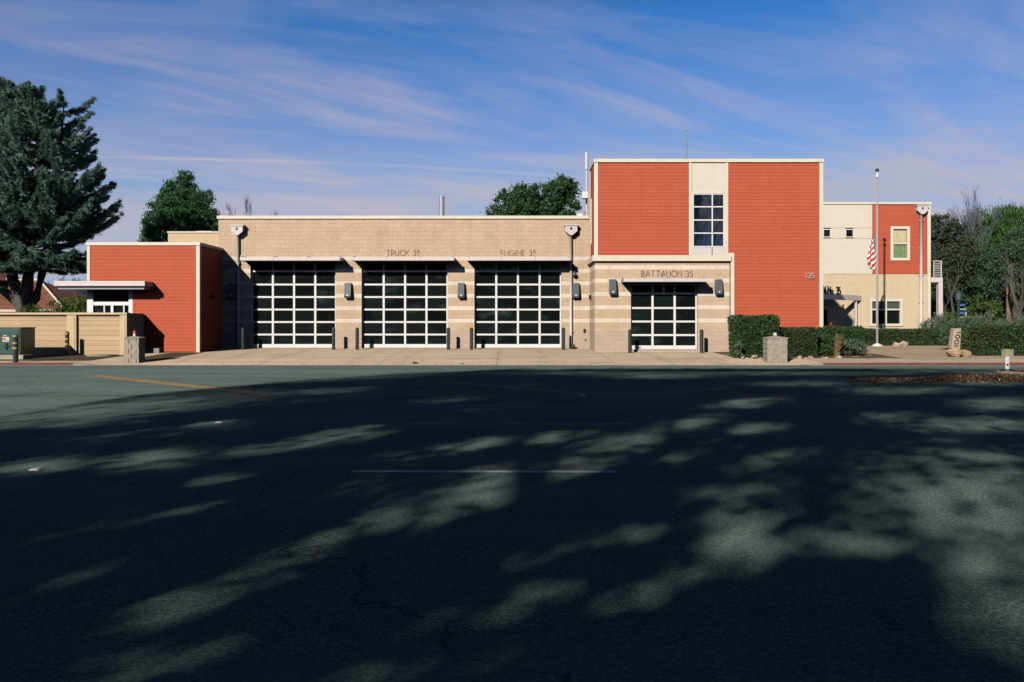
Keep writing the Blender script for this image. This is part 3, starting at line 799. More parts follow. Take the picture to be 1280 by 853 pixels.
mb = MB(); siding(mb, (TX0, 39.55), (0, -1), (-1, 0), 39.55 - YT - .1, 4.79, 9.16, [(0.45, 0.75, 5.6, 7.6)])
mb.obj('red_siding', M['red'], ST)
mb = MB(); siding(mb, (TX1, YT + .1), (0, 1), (1, 0), 50 - YT - .1, 0.28, 9.16); mb.obj('red_siding', M['red'], ST)
mb = MB()   # solid core behind the siding
mb.box(TX0 + .03, TX1 - .03, YT + .3, 39.6, 4.6, 9.14); mb.box(10.45, TX1 - .03, YT + .05, 39.6, 0.2, 4.59)
mb.box(10.0, TX1 - .03, 39.61, 62, 0.2, 9.14); mb.box(5.0, 9.99, 39.61, 62, 6.61, 9.14)
mb.box(TX0 + .03, 8.29, YT + .05, YT + .29, 4.61, 9.14); mb.box(10.13, TX1 - .03, YT + .05, YT + .29, 4.61, 9.14)
mb.obj('wall', M['cream'], ST)
mb = MB()   # trims, all 2-3 cm proud of the siding
mb.box(TX0 - .03, 4.03, YT - .045, YT + .12, 4.80, 9.16); mb.box(14.4, TX1 + .03, YT - .045, YT + .12, 0.28, 9.16)
mb.box(8.29, 8.43, YT - .045, YT + .05, 4.81, 9.16); mb.box(9.99, 10.13, YT - .045, YT + .05, 4.81, 9.16)
mb.box(8.43, 9.99, YT - .043, YT + .05, 7.70, 7.82); mb.box(8.43, 8.47, YT - .044, YT + .05, 4.81, 7.70); mb.box(9.945, 9.99, YT - .044, YT + .05, 4.81, 7.70)
mb.box(10.24, 10.41, YT - .07, YT + .05, 0.28, 4.92); mb.box(10.13, 10.24, YT - .069, YT + .05, 4.80, 4.92)
mb.box(TX0 - .035, TX0, 39.45, 39.56, 4.80, 9.16); mb.box(TX0 - .03, TX0, 38.80, 38.86, 5.5, 7.7); mb.box(TX0 - .03, TX0, 39.12, 39.18, 5.5, 7.7)
mb.split('trim', M['trim'], ST, .006)
mb = MB(); mb.box(TX0 - .06, TX1 + .06, YT - .08, YT + .2, 9.16, 9.325); mb.box(TX0 - .06, TX0 + .2, YT + .2, 39.6, 9.16, 9.325)
mb.box(TX1 - .2, TX1 + .06, YT + .2, 62, 9.16, 9.325)
bevel(mb.obj('coping', M['trim'], ST), .01)
mb = MB(); mb.box(TX0 - .12, 10.235, YT - .16, YT, 4.53, 4.80); mb.box(TX0 - .12, TX0, YT, YH - .003, 4.53, 4.80)
bevel(mb.obj('coping', M['trim'], ST), .01)
mb = MB(); mb.box(TX0 + .1, TX1 - .21, YT + .21, 39.6, 9.141, 9.2); mb.obj('roof', M['roof'], ST)
mb = MB(); mb.box(5.02, TX1 - .21, 39.61, 61.9, 9.141, 9.2); mb.obj('roof', M['roof'], ST)
mb = MB(); mb.box(8.43, 9.99, YT - .01, YT + .04, 7.82, 9.16); mb.obj('cream_panel', M['cream'], ST)
# tall stair window, lower spandrel in two pale panels
def window(x0, x1, z0, z1, y, xs, zs, fm, gm, fw=.05, name='window', recess=.04, depth=.09, inner=.035):
    mb = MB(); ya, yb = y - depth + recess, y + recess
    mb.box(x0, x0 + fw, ya, yb, z0, z1); mb.box(x1 - fw, x1, ya, yb, z0, z1)
    mb.box(x0 + fw, x1 - fw, ya + .002, yb, z1 - fw, z1); mb.box(x0 + fw, x1 - fw, ya + .002, yb, z0, z0 + fw)
    for x in xs: mb.box(x - inner, x + inner, ya + .012, yb, z0 + fw, z1 - fw)
    cx = [x0 + fw] + [v for x in xs for v in (x - inner, x + inner)] + [x1 - fw]
    for z in zs:
        for i in range(0, len(cx), 2): mb.box(cx[i], cx[i + 1], ya + .016, yb, z - inner, z + inner)
    o = mb.obj(name, fm, ST)
    g_ = MB(); bx = [x0 + fw] + list(xs) + [x1 - fw]; bz = [z0 + fw] + list(zs) + [z1 - fw]
    for i in range(len(bx) - 1):
        for j in range(len(bz) - 1):
            t = random.uniform(-.004, .004)
            g_.face([(bx[i], yb - .03 + t, bz[j]), (bx[i + 1], yb - .03 - t, bz[j]), (bx[i + 1], yb - .03 - t, bz[j + 1]), (bx[i], yb - .03 + t, bz[j + 1])])
    g_.obj('pane', gm, o); return o
window(8.47, 9.945, 5.20, 7.70, YT, [9.385], [5.85, 6.465, 7.085], M['white'], M['sky_glass'], .045, recess=.03, depth=.06, inner=.028)
mb = MB(); mb.box(8.47, 9.36, YT - .02, YT + .04, 4.81, 5.19); mb.box(9.40, 9.945, YT - .02, YT + .04, 4.81, 5.19); mb.obj('spandrel_panel', M['awning'], ST)
lettering('135', X_(1006.5, YT), X_(1017, YT), Z_(348, YT), Z_(341.8, YT), YT - .05, .034, .03, M['letter_white'], 'numeral')

# --- roof fittings
mb = MB(); x, y, z = at(552.5, 246, 44); mb.lathe((x, y, 6.6), [(0, .14), (z - 6.6 - .05, .14), (z - 6.6 - .05, .165), (z - 6.6, .165)], 14); mb.obj('vent_pipe', M['steel'], ST, False)
mb = MB(); x = X_(858.5, 41); zt = Z_(163, 41); mb.tube([(x, 41, 9.2), (x, 41, 9.2 + .75 * (zt - 9.2))], .035, 8); mb.tube([(x, 41, 9.2 + .75 * (zt - 9.2)), (x, 41, zt)], .02, 8)
mb.box(x - .06, x + .06, 40.94, 41.06, zt - .04, zt + .03); mb.box(x - .07, x + .07, 40.93, 41.07, 9.2, 10.15); mb.obj('antenna', M['steel'], ST)
mb = MB(); x = X_(824.5, 40); mb.lathe((x, 40, 9.2), [(0, .2), (.38, .2), (.38, .27), (.50, .25), (.56, .1), (.57, .0)], 16); mb.obj('roof_vent', M['steel'], ST)
mb = MB(); x = X_(758.5, 39); mb.tube([(x, 39, 9.2), (x, 39, 9.75)], .02, 6); mb.box(x - .05, x + .05, 38.95, 39.05, 9.7, 9.82); mb.obj('vent_pipe', M['steel'], ST)
mb = MB(); x = X_(733.2, 42.5); zt = Z_(191, 42.5); mb.tube([(x, 42.5, 6.6), (x, 42.5, zt - .9)], .05, 10); mb.tube([(x, 42.5, zt - .9), (x, 42.5, zt)], .09, 10); mb.obj('vent_pipe', M['pipe'], ST)
mb = MB(); mb.box(3.98, 4.4, 40.4, 41.8, 6.6, 8.62); mb.box(3.98, 4.4, 41.8, 44.2, 6.6, 7.75); mb.box(3.98, 4.4, 44.2, 47, 6.6, 7.45)
mb.prism([(44.2, 7.45), (41.8, 8.3), (41.8, 7.75)], 'x', 3.98, 4.2)
mb.obj('parapet', M['trim'], ST)
mb = MB(); mb.box(3.7, 4.0, 42.0, 42.4, 8.2, 8.55); mb.box(3.62, 3.95, 44.6, 45.0, 7.4, 7.75); mb.split('scupper_box', M['white'], ST, .01)
mb = MB(); mb.lathe((X_(390, 44), 44, 6.6), [(0, .2), (.42, .2), (.5, .3), (.56, .05)], 12); mb.obj('roof_vent', M['black'], ST)

# --- small fittings on the block wall
mb = MB(); x, y, z = at(717.5, 341, YH); mb.box(x - .05, x + .05, YH - .12, YH, z - .05, z + .05); mb.blob((x, YH - .17, z - .1), .12, amp=0); mb.obj('camera', M['lamp'], ST, True)
mb = MB(); x, y, z = at(737, 372, 39.2); mb.box(TX0 - .12, TX0, 39.0, 39.2, z - .1, z + .12); mb.obj('small_lamp', M['black'], ST)
mb = MB(); x, y, z = at(731, 424, YH); mb.tube([(x, YH, z), (x, YH - .1, z), (x, YH - .12, z - .08)], .03, 8); mb.obj('tap', M['steel'], ST)
mb = MB(); x, y, z = at(730.5, 413.5, YH); mb.box(x - .05, x + .05, YH - .06, YH, z - .09, z + .09); mb.obj('socket_box', M['black'], ST)
mb = MB(); x, y, z = at(746, 391, YT); mb.box(x - .09, x + .09, YT - .02, YT, z - .07, z + .07); mb.obj('vent_plate', M['fence_cap'], ST)

# --- annex on the left
YA = 37.1; AX0, AX1 = -19.7, -14.5; AZ = 5.38
WIN = (-19.66, -17.60, 0.34, 3.28)
mb = MB(); siding(mb, (AX0 + .14, YA), (1, 0), (0, -1), AX1 - AX0 - .28, 0.30, AZ - .15, [(0, WIN[1] - AX0 - .14, 0.30, 3.30)])
mb.obj('red_siding', M['red'], ST)
mb = MB(); siding(mb, (AX1, YA + .14), (0, 1), (1, 0), YH - YA - .14, 0.30, AZ - .15); mb.obj('red_siding', M['red'], ST)
mb = MB(); mb.box(-17.6, AX1 - .02, YA + .1, 52, 0.2, AZ - .16); mb.box(AX0 + .02, -17.6, YA + .5, 52, 0.2, AZ - .161); mb.box(AX0 + .02, -17.6, YA + .1, YA + .5, 3.30, AZ - .162)
mb.obj('wall', M['cream'], ST)
mb = MB(); mb.box(AX0, AX0 + .14, YA - .03, YA + .1, 3.3, AZ - .15); mb.box(AX1 - .14, AX1 + .03, YA - .03, YA + .14, 0.28, AZ - .15)
mb.split('trim', M['trim'], ST, .006)
mb = MB(); mb.box(AX0 - .04, AX1 + .06, YA - .06, YA + .2, AZ - .15, AZ); mb.box(AX1 - .2, AX1 + .06, YA + .2, YH - .01, AZ - .15, AZ); bevel(mb.obj('coping', M['trim'], ST), .01)
mb = MB(); mb.box(AX0 + .05, AX1 - .05, YA + .2, 52, AZ - .155, AZ - .1); mb.obj('roof', M['roof'], ST)
# storefront window under the canopy
zt = Z_(363, YA)
mb = MB(); fx = [X_(109, YA), X_(116.5, YA), X_(161, YA), X_(166, YA)]
mb.box(fx[0], fx[1], YA - .02, YA + .12, 0.3, 3.3); mb.box(fx[2], fx[3], YA - .02, YA + .12, 0.3, 3.3)
mb.box(fx[1], fx[2], YA, YA + .12, Z_(382, YA), Z_(377.5, YA)); mb.box(fx[1], fx[2], YA, YA + .12, 3.18, 3.3)
xm = X_(140, YA); mb.box(xm - .06, xm + .06, YA + .002, YA + .12, 0.4, Z_(382, YA)); mb.box(fx[1], fx[2], YA + .003, YA + .12, 0.3, 0.4)
for px in (130, 154.5): mb.box(X_(px, YA) - .03, X_(px, YA) + .03, YA + .02, YA + .11, 0.4, Z_(382, YA))
w = mb.obj('window', M['white'], ST)
mb = MB(); mb.face([(fx[1], YA + .07, .35), (fx[2], YA + .07, .35), (fx[2], YA + .07, 3.25), (fx[1], YA + .07, 3.25)]); mb.obj('pane', M['dark_glass'], w)
# its deep flat canopy
mb = MB(); cx0, cx1 = X_(67, 36.2), X_(181, 36.2)
mb.box(cx0, cx1, 36.2, 36.26, 3.31, 3.54); mb.box(cx0, cx1, 36.26, YA - .03, 3.44, 3.53)
mb.box(cx1 - .05, cx1, 36.26, YA - .03, 3.31, 3.44)
mb.box(cx0, AX0 - .05, 37.07, 38.6, 3.31, 3.53)
c = bevel(mb.obj('awning', M['awning'], ST), .008, 1)
mb = MB(); mb.box(cx0 + .12, cx1 - .1, 36.34, YA - .03, 3.17, 3.31); mb.obj('soffit', M['soffit'], c)
mb = MB(); x, y, z = AX1, 38.5, Z_(371, 38.5); mb.box(x, x + .12, 38.4, 38.6, z - .12, z + .08); mb.box(x + .12, x + .3, 38.45, 38.55, z - .05, z + .03); mb.obj('small_lamp', M['black'], ST)
# low block behind the annex roof
mb = MB(); mb.box(X_(210, 44), -14.70, 44, 56, 5.0, 6.6); mb.obj('block_wall', M['fence_cap'], ST)
mb = MB(); mb.box(X_(210, 44) - .03, -14.70, 43.95, 44.2, 6.6, 6.68); mb.box(X_(243, 44), X_(262, 44), 44.3, 45.3, 6.68, 6.74); mb.obj('coping', M['trim'], ST)

# --- rear wing on the right
YW = 50.0
def XW(px): return X_(px, YW)
def ZW(py): return Z_(py, YW)
WX1 = XW(1163); WZ = ZW(253)
SW1 = (XW(1028.6), XW(1038.5), ZW(297), ZW(286.5)); SW2 = (XW(1056.5), XW(1067), ZW(297), ZW(286.5))
RW = (XW(1112.7), XW(1136.8), ZW(326), ZW(283.3)); GW = (XW(1086.3), XW(1127.7), ZW(408), ZW(373.7))
zs_ = ZW(343); xr = XW(1090)
mb = MB(); siding(mb, (TX1, YW), (1, 0), (0, -1), WX1 - .2 - TX1, 0.3, zs_, [(GW[0] - TX1 + .05, GW[1] - TX1 - .05, GW[2] + .05, GW[3] - .05)]); mb.obj('beige_siding', M['beige_lap'], ST)
mb = MB(); siding(mb, (xr, YW), (1, 0), (0, -1), WX1 - .2 - xr, zs_ + .02, WZ - .14, [(RW[0] - xr + .05, RW[1] - xr - .05, RW[2] + .05, RW[3] - .05)]); mb.obj('red_siding', M['red'], ST)
mb = MB()
z_a, z_b = ZW(298.3), ZW(285.2)
mb.box(TX1, xr - .01, YW - .03, YW + .1, zs_ + .02, z_a - .008)
xs_ = [TX1, SW1[0], SW1[1], SW2[0], SW2[1], xr - .01]
for i in (0, 2, 4): mb.box(xs_[i], xs_[i + 1], YW - .03, YW + .1, z_a + .008, z_b - .008)
mb.box(TX1, XW(1086) - .006, YW - .03, YW + .1, z_b + .008, WZ - .14); mb.box(XW(1086) + .006, xr - .01, YW - .03, YW + .1, z_b + .008, WZ - .14)
mb.obj('cream_panel', M['cream'], ST)
mb = MB(); mb.box(TX1 + .02, WX1 - .02, YW + .22, 62, 0.2, WZ - .15)
mb.face([(TX1, YW + .06, .3), (WX1 - .1, YW + .06, .3), (WX1 - .1, YW + .06, GW[2]), (TX1, YW + .06, GW[2])]); mb.obj('wall', M['cream'], ST)
mb = MB(); mb.box(WX1 - .2, WX1, YW - .05, YW + .25, 0.3, WZ - .14); mb.box(xr - .01, xr + .0, YW - .035, YW, zs_ + .02, WZ - .14)
mb.box(TX1, WX1 - .2, YW - .035, YW + .02, zs_ - .06, zs_ + .02) if False else None
mb.split('trim', M['trim'], ST, .006)
mb = MB(); mb.box(TX1 + .07, WX1 + .06, YW - .09, YW + .25, WZ - .14, WZ); mb.box(WX1 - .2, WX1 + .06, YW + .25, 62, WZ - .14, WZ); bevel(mb.obj('coping', M['trim'], ST), .01)
mb = MB(); mb.box(TX1 + .1, WX1 - .2, YW + .25, 62, WZ - .149, WZ - .08); mb.obj('roof', M['roof'], ST)
for q in (SW1, SW2): window(*q, YW, [], [], M['white'], M['dark_glass'], .05, depth=.08, recess=.05)
w = window(RW[0], RW[1], RW[2], RW[3], YW, [], [ZW(304.8)], M['trim'], M['curtain'], .17, depth=.16, recess=.08, inner=.04)
mb = MB(); a, b = RW[0] + .17, RW[1] - .17
def folds(x0, x1, z0, z1, y, mb, n=26):
    for i in range(n):
        xa, xb = x0 + (x1 - x0) * i / n, x0 + (x1 - x0) * (i + 1) / n
        ya, yb = y + .012 * math.sin(i * 1.7), y + .012 * math.sin((i + 1) * 1.7)
        mb.face([(xa, ya, z0), (xb, yb, z0), (xb, yb, z1), (xa, ya, z1)])
folds(a, b, RW[2] + .17, ZW(304.8) - .04, YW + .03, mb); mb.obj('curtain', M['curtain_green'], w)
w = window(GW[0], GW[1], GW[2], GW[3], YW, [(GW[0] + GW[1]) / 2], [ZW(387)], M['trim'], M['dark_glass'], .16, depth=.16, recess=.08, inner=.05)
mb = MB()
for k in range(9):
    z = GW[3] - .18 - k * .055
    for a, b in ((GW[0] + .17, (GW[0] + GW[1]) / 2 - .06), ((GW[0] + GW[1]) / 2 + .06, GW[1] - .17)):
        if z > ZW(386): mb.face([(a, YW + .043, z), (b, YW + .043, z), (b, YW + .03, z + .045), (a, YW + .03, z + .045)])
mb.obj('blind', M['blind'], w)
downspout(XW(1150.5), YW, ZW(257), 0.58, 0.4, 0.15)
# entrance canopy with its standing letters
CA, CB = Vector((21.75, YW - .05)), Vector((14.6, 43.9))          # the fascia runs slantwise from the wing wall to the tower side
cd_ = (CB - CA).normalized(); cn_ = Vector((-cd_.y, cd_.x)); cn_ = cn_ if cn_.y < 0 else -cn_
cz0, cz1 = 3.04, 3.37
def CP(s_, o_, z_): return (CA.x + cd_.x * s_ + cn_.x * o_, CA.y + cd_.y * s_ + cn_.y * o_, z_)
def slant_box(mb, s0, s1, o0, o1, z0, z1):
    n0 = len(mb.v); mb.v += [CP(s0, o0, z0), CP(s1, o0, z0), CP(s1, o1, z0), CP(s0, o1, z0), CP(s0, o0, z1), CP(s1, o0, z1), CP(s1, o1, z1), CP(s0, o1, z1)]
    for q in ((0, 3, 2, 1), (4, 5, 6, 7), (0, 1, 5, 4), (1, 2, 6, 5), (2, 3, 7, 6), (3, 0, 4, 7)): mb.f.append(tuple(n0 + i for i in q)); mb.mi.append(0)
CL_ = (CB - CA).length
mb = MB(); slant_box(mb, 0, CL_, -.05, .05, cz0, cz1); c = bevel(mb.obj('entrance_canopy', M['awning'], ST), .01, 1)
mb = MB(); slant_box(mb, .05, CL_, -.16, -.052, cz0 + .02, cz0 + .08); mb.obj('soffit', M['soffit'], c)
mb = MB(); mb.box(21.28, 21.40, 49.62, 49.74, 0.3, cz0); mb.obj('post', M['awning'], c)
t0, t1 = .27 * CL_, .49 * CL_
lettering('N No. 35', -t1, -t0, cz1, cz1 + .43, 0, .075, .05, M['letter_black'], 'letter', c, gap=.2, tf=lambda a, y, z: CP(-a, -y, z))
mb = MB(); mb.box(18.6, 19.7, YW - .035, YW - .005, 0.36, 2.5); mb.obj('door', M['dark_glass'], ST)
# balcony at the far corner
YB = 51.0; bx0, bx1 = X_(1167, YB), X_(1178.5, YB)
mb = MB(); bz0, bz1 = Z_(353, YB), Z_(347, YB); mb.box(WX1 + .002, bx1, YB, YB + 3, bz0, bz1); mb.box(X_(1173.5, YB), bx1, YB, YB + .3, 0.3, bz0)
b_ = mb.obj('balcony', M['awning'], ST)
mb = MB(); zr = Z_(326, YB)
mb.box(bx1 - .1, bx1 - .04, YB + .04, YB + .1, bz1, zr); mb.box(bx0 + .02, bx0 + .06, YB + .04, YB + .1, bz1, zr); mb.box(bx0, bx1 - .04, YB + .03, YB + .11, zr - .05, zr)
for k in range(8): mb.box(bx0 + .06, bx1 - .1, YB + .06, YB + .08, bz1 + .08 + k * .115, bz1 + .115 + k * .115)
mb.obj('railing', M['pipe'], b_)

# ------------------------------------------------------------------ boundary wall and things before it
YF = 35.5
FW = thing('boundary_wall', 'tan scored masonry boundary wall with raised pilasters left of the station', 'wall', (-20, YF, .25))
FR = X_(160, YF); FTOP = Z_(391, YF)
mb = MB(); mb.box(-45, FR, YF, YF + .2, 0.1, FTOP - .1); mb.obj('panel', M['fence'], FW)
mb = MB(); mb.box(-45, FR + .02, YF - .15, YF + .26, FTOP - .1, FTOP); mb.box(-45, FR, YF - .025, YF, FTOP - .2, FTOP - .1); bevel(mb.obj('coping', M['fence_cap'], FW), .012)
for px0, px1 in ((85, 97), (151, 160), (-90, -78)):
    mb = MB(); a, b = X_(px0, YF), X_(px1, YF) - (.004 if px1 == 160 else 0)
    mb.box(a, b, YF - .11, YF - .001, 0.1, FTOP - .101); mb.box(a + .09, b - .07, YF - .125, YF - .11, 0.3, FTOP - .2); bevel(mb.obj('pilaster', M['fence_cap'], FW), .008, 1)
mb = MB(); mb.box(FR - .2, FR, YF + .2, YA - .1, 0.1, FTOP - .02); mb.obj('return_wall', M['fence'], FW)
mb = MB(); mb.box(FR + .01, FR + .9, YA - .5, YA - .3, .1, .48); bevel(mb.obj('kerb_stone', M['kerb'], FW), .02)

UB = thing('utility_cabinet', 'dark green electrical cabinet on a concrete pad before the tan wall', 'utility box', (-21.2, 33, .17))
mb = MB(); x1 = X_(26, 33); mb.box(x1 - 1.75, x1, 33, 34.0, .32, 1.42); mb.box(x1 - 1.79, x1 + .03, 32.97, 34.03, 1.42, 1.46); bevel(mb.obj('body', M['cabinet'], UB), .02)
mb = MB(); mb.box(x1 - 1.70, x1 - .06, 32.982, 33, .70, 1.37); mb.box(x1 - 1.70, x1 - .06, 32.984, 33, .36, .68); d = bevel(mb.obj('door', M['cabinet'], UB), .006)
mb = MB(); mb.box(x1 - .62, x1 - .54, 32.93, 32.982, .56, .80); mb.box(x1 - .68, x1 - .48, 32.95, 32.982, .66, .70); mb.obj('handle', M['black'], d)
mb = MB(); mb.box(x1 - .74, x1 - .46, 32.972, 32.98, .86, 1.06); mb.box(x1 - .73, x1 - .62, 32.969, 32.971, .92, 1.03, 1); mb.box(x1 - .60, x1 - .48, 32.969, 32.971, .90, .93, 1)
mb.box(x1 - .70, x1 - .56, 32.972, 32.98, 1.10, 1.13); mb.obj('warning_sticker', [M['sticker'], M['sticker_red']], UB)
mb = MB(); mb.box(x1 - 2.0, x1 + .25, 32.75, 34.3, .08, .32); bevel(mb.obj('pad', M['kerb'], UB), .02)

def pipe_bollard(name, x, y, zb, h, r, label, cat, group, bands=()):
    t = thing(name, label, cat, (x, y, zb), group)
    mb = MB(); mb.lathe((x, y, zb - .03), [(0, r), (h - .02, r), (h + .01, r * .86), (h + .03, r * .4), (h + .032, 0)], 16); mb.obj('post', M['bollard'], t, False)
    for b in bands:
        mb = MB(); mb.tube([(x, y, zb + b), (x, y, zb + b + .07)], r + .006, 16); mb.obj('reflective_band', M['yellow_band'], t)
    return t
pipe_bollard('striped_bollard', X_(19.5, 31.15), 31.15, .12, 1.07, .095, 'black bollard with yellow bands beside the kerb before the green cabinet', 'bollard', 'bollards with yellow bands', (.50, .70, .97))
pipe_bollard('striped_bollard', X_(84, 34.9), 34.9, .22, 1.05, .085, 'black bollard with yellow bands close against the tan wall', 'bollard', 'bollards with yellow bands', (.46, .68, .92))
mb = MB(); mb.lathe((X_(128, 34.9), 34.9, .20), [(0, .62), (.05, .62), (.06, .50), (.062, 0)], 24); tag(mb.obj('manhole_cover', M['kerb']), 'low round concrete manhole ring in the dirt by the tan wall', 'manhole')

HB = [(303.7, 39.2, 'left of the first garage door, in the shade of the red annex'), (417, 39.2, 'at the right jamb of the first garage door'),
      (446.5, 39.2, 'at the left jamb of the truck garage door'), (560.5, 39.2, 'at the right jamb of the truck garage door'),
      (589.3, 39.2, 'at the left jamb of the engine garage door'), (704.3, 39.2, 'at the right jamb of the engine garage door'),
      (787.4, 36.8, 'at the left jamb of the battalion garage door'), (877, 36.8, 'at the right jamb of the battalion garage door')]
b0 = None
for px, Y, lab in HB:
    lab = 'dark green post ' + lab; x = X_(px, Y)
    if b0 is None: b0 = pipe_bollard('door_bollard', x, Y, gz(x, Y), 1.08, .085, lab, 'bollard', 'dark bollards guarding the garage doors')
    else: dup(b0, (x, Y, gz(x, Y)), lab, 'dark bollards guarding the garage doors')
mb = MB(); mb.lathe((b0.location.x, b0.location.y, b0.location.z - .03), [(0, .13), (.05, .13), (.06, .09)], 16)

def block_pier(px0, px1, Y, ytop, label, dep):
    x0, x1 = X_(px0, Y), X_(px1, Y); zt = Z_(ytop, Y); zb = gz((x0 + x1) / 2, Y)
    t = thing('block_pier', label, 'pier', ((x0 + x1) / 2, Y + dep / 2, zb), 'concrete block piers flanking the apron')
    mb = MB(); n = 5; ch = (zt - zb) / n; r = random.Random(int(px0))
    for k in range(n):
        mid = x0 + (x1 - x0) * (.5 if k % 2 else .32); m2 = x0 + (x1 - x0) * (.82 if k % 2 == 0 else 1.0)
        for a, b in ((x0, mid - .008), (mid + .008, m2 - .008), (m2 + .008, x1)):
            if b - a > .03:
                o = r.uniform(0, .006); mb.box(a, b, Y + o, Y + dep - o, zb - .05 + k * ch + (.05 if k == 0 else .009), zb + (k + 1) * ch - .009)
    mb.box(x0 + .02, x1 - .02, Y + .03, Y + dep - .03, zb - .05, zt - .01)
    bevel(mb.obj('blockwork', M['pier'], t), .008, 1)
    mb = MB(); n0 = len(mb.v); xm, ym = (x0 + x1) / 2, Y + dep / 2; o = .02
    q = [(x0 - o, Y - o), (x1 + o, Y - o), (x1 + o, Y + dep + o), (x0 - o, Y + dep + o)]
    mb.prism(q, 'z', zt - .005, zt + .035)
    for i in range(4): a, b = q[i], q[(i + 1) % 4]; mb.face([(*a, zt + .036), (*b, zt + .036), (xm, ym, zt + .11)])
    mb.obj('cap', M['pier'], t)
    return (xm, ym, zt + .11)
M['pier'] = plain('grey_split_block', (0.36, 0.315, 0.245), 0.95, var=0.2, scale=9, bump=0.9, bscale=30)
pl = block_pier(155, 173.5, 31.5, 423.5, 'grey concrete block pier on the left by the dirt strip', .56)
pr = block_pier(959.5, 984.5, 31.6, 423.5, 'grey concrete block pier standing in front of the tall clipped hedge', .6)
CU = thing('paper_cup', 'small orange and white cup left on top of the left block pier', 'cup', pl)
mb = MB(); mb.lathe((pl[0], pl[1], pl[2] - .03), [(0, .055), (.10, .062)], 12); mb.obj('base', M['white_dot'], CU)
mb = MB(); mb.lathe((pl[0], pl[1], pl[2] + .07), [(0, .064), (.13, .05), (.135, 0)], 12); mb.obj('top', M['orange'], CU)
mb = MB(); mb.blob((pr[0], pr[1], pr[2] + .04), .085, 3, .12); tag(mb.obj('pale_stone', M['sticker'], None, True), 'white round stone set on the cap of the right block pier', 'stone')

# ------------------------------------------------------------------ flagpole, flag, monument, marker post ...
YP = 44.5; xp = X_(1096.5, YP); zb = gz(xp, YP); zt = Z_(213, YP)
FP = thing('flagpole', 'tall slim pale metal flagpole rising in front of the rear wing', 'flagpole', (xp, YP, zb))
mb = MB(); mb.lathe((xp, YP, zb), [(0, .064), (zt - zb - .5, .042), (zt - zb - .15, .036)], 14); mb.obj('pole', M['pole'], FP, True)
mb = MB(); mb.blob((xp, YP, zt), .10, 1, 0, 14, 10); mb.obj('ball', M['black'], FP, True)
mb = MB(); mb.lathe((xp, YP, zt - .42), [(0, .045), (.05, .09), (.14, .09), (.2, .04), (.33, .03)], 12); mb.obj('truck_cap', M['white_dot'], FP)
mb = MB(); mb.lathe((xp, YP, zb - .02), [(0, .30), (.06, .29), (.12, .18), (.17, .10)], 18); mb.obj('base_collar', M['white'], FP)
mb = MB(); mb.tube([(xp - .07, YP - .03, zb + 1.2), (xp - .085, YP - .03, zt - .5)], .008, 5); mb.obj('halyard', M['sticker'], FP)
# limp flag
me = bpy.data.meshes.new('flag'); nu, nv = 26, 60; vs = []; uvs = []
ztf = Z_(289.5, YP)
for j in range(nv + 1):
    for i in range(nu + 1):
        a, t = i / nu, j / nv
        wdt = .05 + .44 * math.sin(min(1, t * 1.25) * PI / 2) * (1 - .45 * max(0, t - .75) / .25)
        vs.append((xp - .09 - wdt * a - .02 * math.sin(8 * t), YP - .03 + .09 * math.sin(11 * a + 3 * t) * min(1, a * 4) * min(1, .2 + t), ztf - 2.25 * t * (1 - .10 * a) - .06 * a))
        uvs.append((.08 + .62 * a + .55 * max(0, t - .16), t * .98 - .26 * a + .05))
fs = [(j * (nu + 1) + i, j * (nu + 1) + i + 1, (j + 1) * (nu + 1) + i + 1, (j + 1) * (nu + 1) + i) for j in range(nv) for i in range(nu)]
me.from_pydata(vs, [], fs); uvl = me.uv_layers.new(name='UVMap')
for l in me.loops: uvl.data[l.index].uv = uvs[l.vertex_index]
me.materials.append(M['flag']); me.polygons.foreach_set('use_smooth', [True] * len(me.polygons))
o = bpy.data.objects.new('flag', me); COL.objects.link(o); tag(o, 'limp red, white and blue striped flag hanging at half mast', 'flag')

# carved stone slab on a boulder
YM = 34.2; a = at(1188.5, 445, YM); zb = gz(18.8, YM)
MO = thing('stone_monument', 'leaning pinkish stone slab with dark vertical numerals on a boulder', 'monument', (X_(1194, YM), YM, zb))
mb = MB(); b = [at(1189.5, 436, YM), at(1200.5, 437, YM), at(1202, 411, YM), at(1193.2, 410.5, YM)]
n0 = len(mb.v); mb.v += [(p[0], YM, p[2]) for p in b] + [(p[0], YM + .32, p[2]) for p in b]
for q in ((0, 1, 2, 3), (7, 6, 5, 4), (0, 4, 5, 1), (1, 5, 6, 2), (2, 6, 7, 3), (3, 7, 4, 0)): mb.f.append(tuple(n0 + i for i in q)); mb.mi.append(0)
sl = bevel(mb.obj('slab', M['stone'], MO), .03)
c0 = at(1195.3, 432, YM); c1 = at(1198.6, 414, YM)
def vt(x, y, z):   # turn the line of numerals a quarter so that it climbs the slab
    return (c0[0] + (z) + (x) * (c1[0] - c0[0]) / (c1[2] - c0[2]) - .10, y, c0[2] + x)
lettering('1001', -.04, .56, 0, .17, YM - .008, .035, .008, M['letter_black'], 'numeral', sl, tf=vt)
mb = MB(); mb.blob((X_(1194.5, YM - .1), YM, zb + .16), .32, 5, .32, 16, 10, scale=(1.05, .85, .62)); mb.obj('boulder', M['boulder'], MO, False)
mb = MB(); mb.blob((X_(1208, YM), YM + .2, zb + .14), .25, 8, .4, 12, 8, scale=(1.2, .8, .7)); tag(mb.obj('boulder', M['boulder'], None, False), 'small tan boulder right of the carved stone slab', 'boulder')
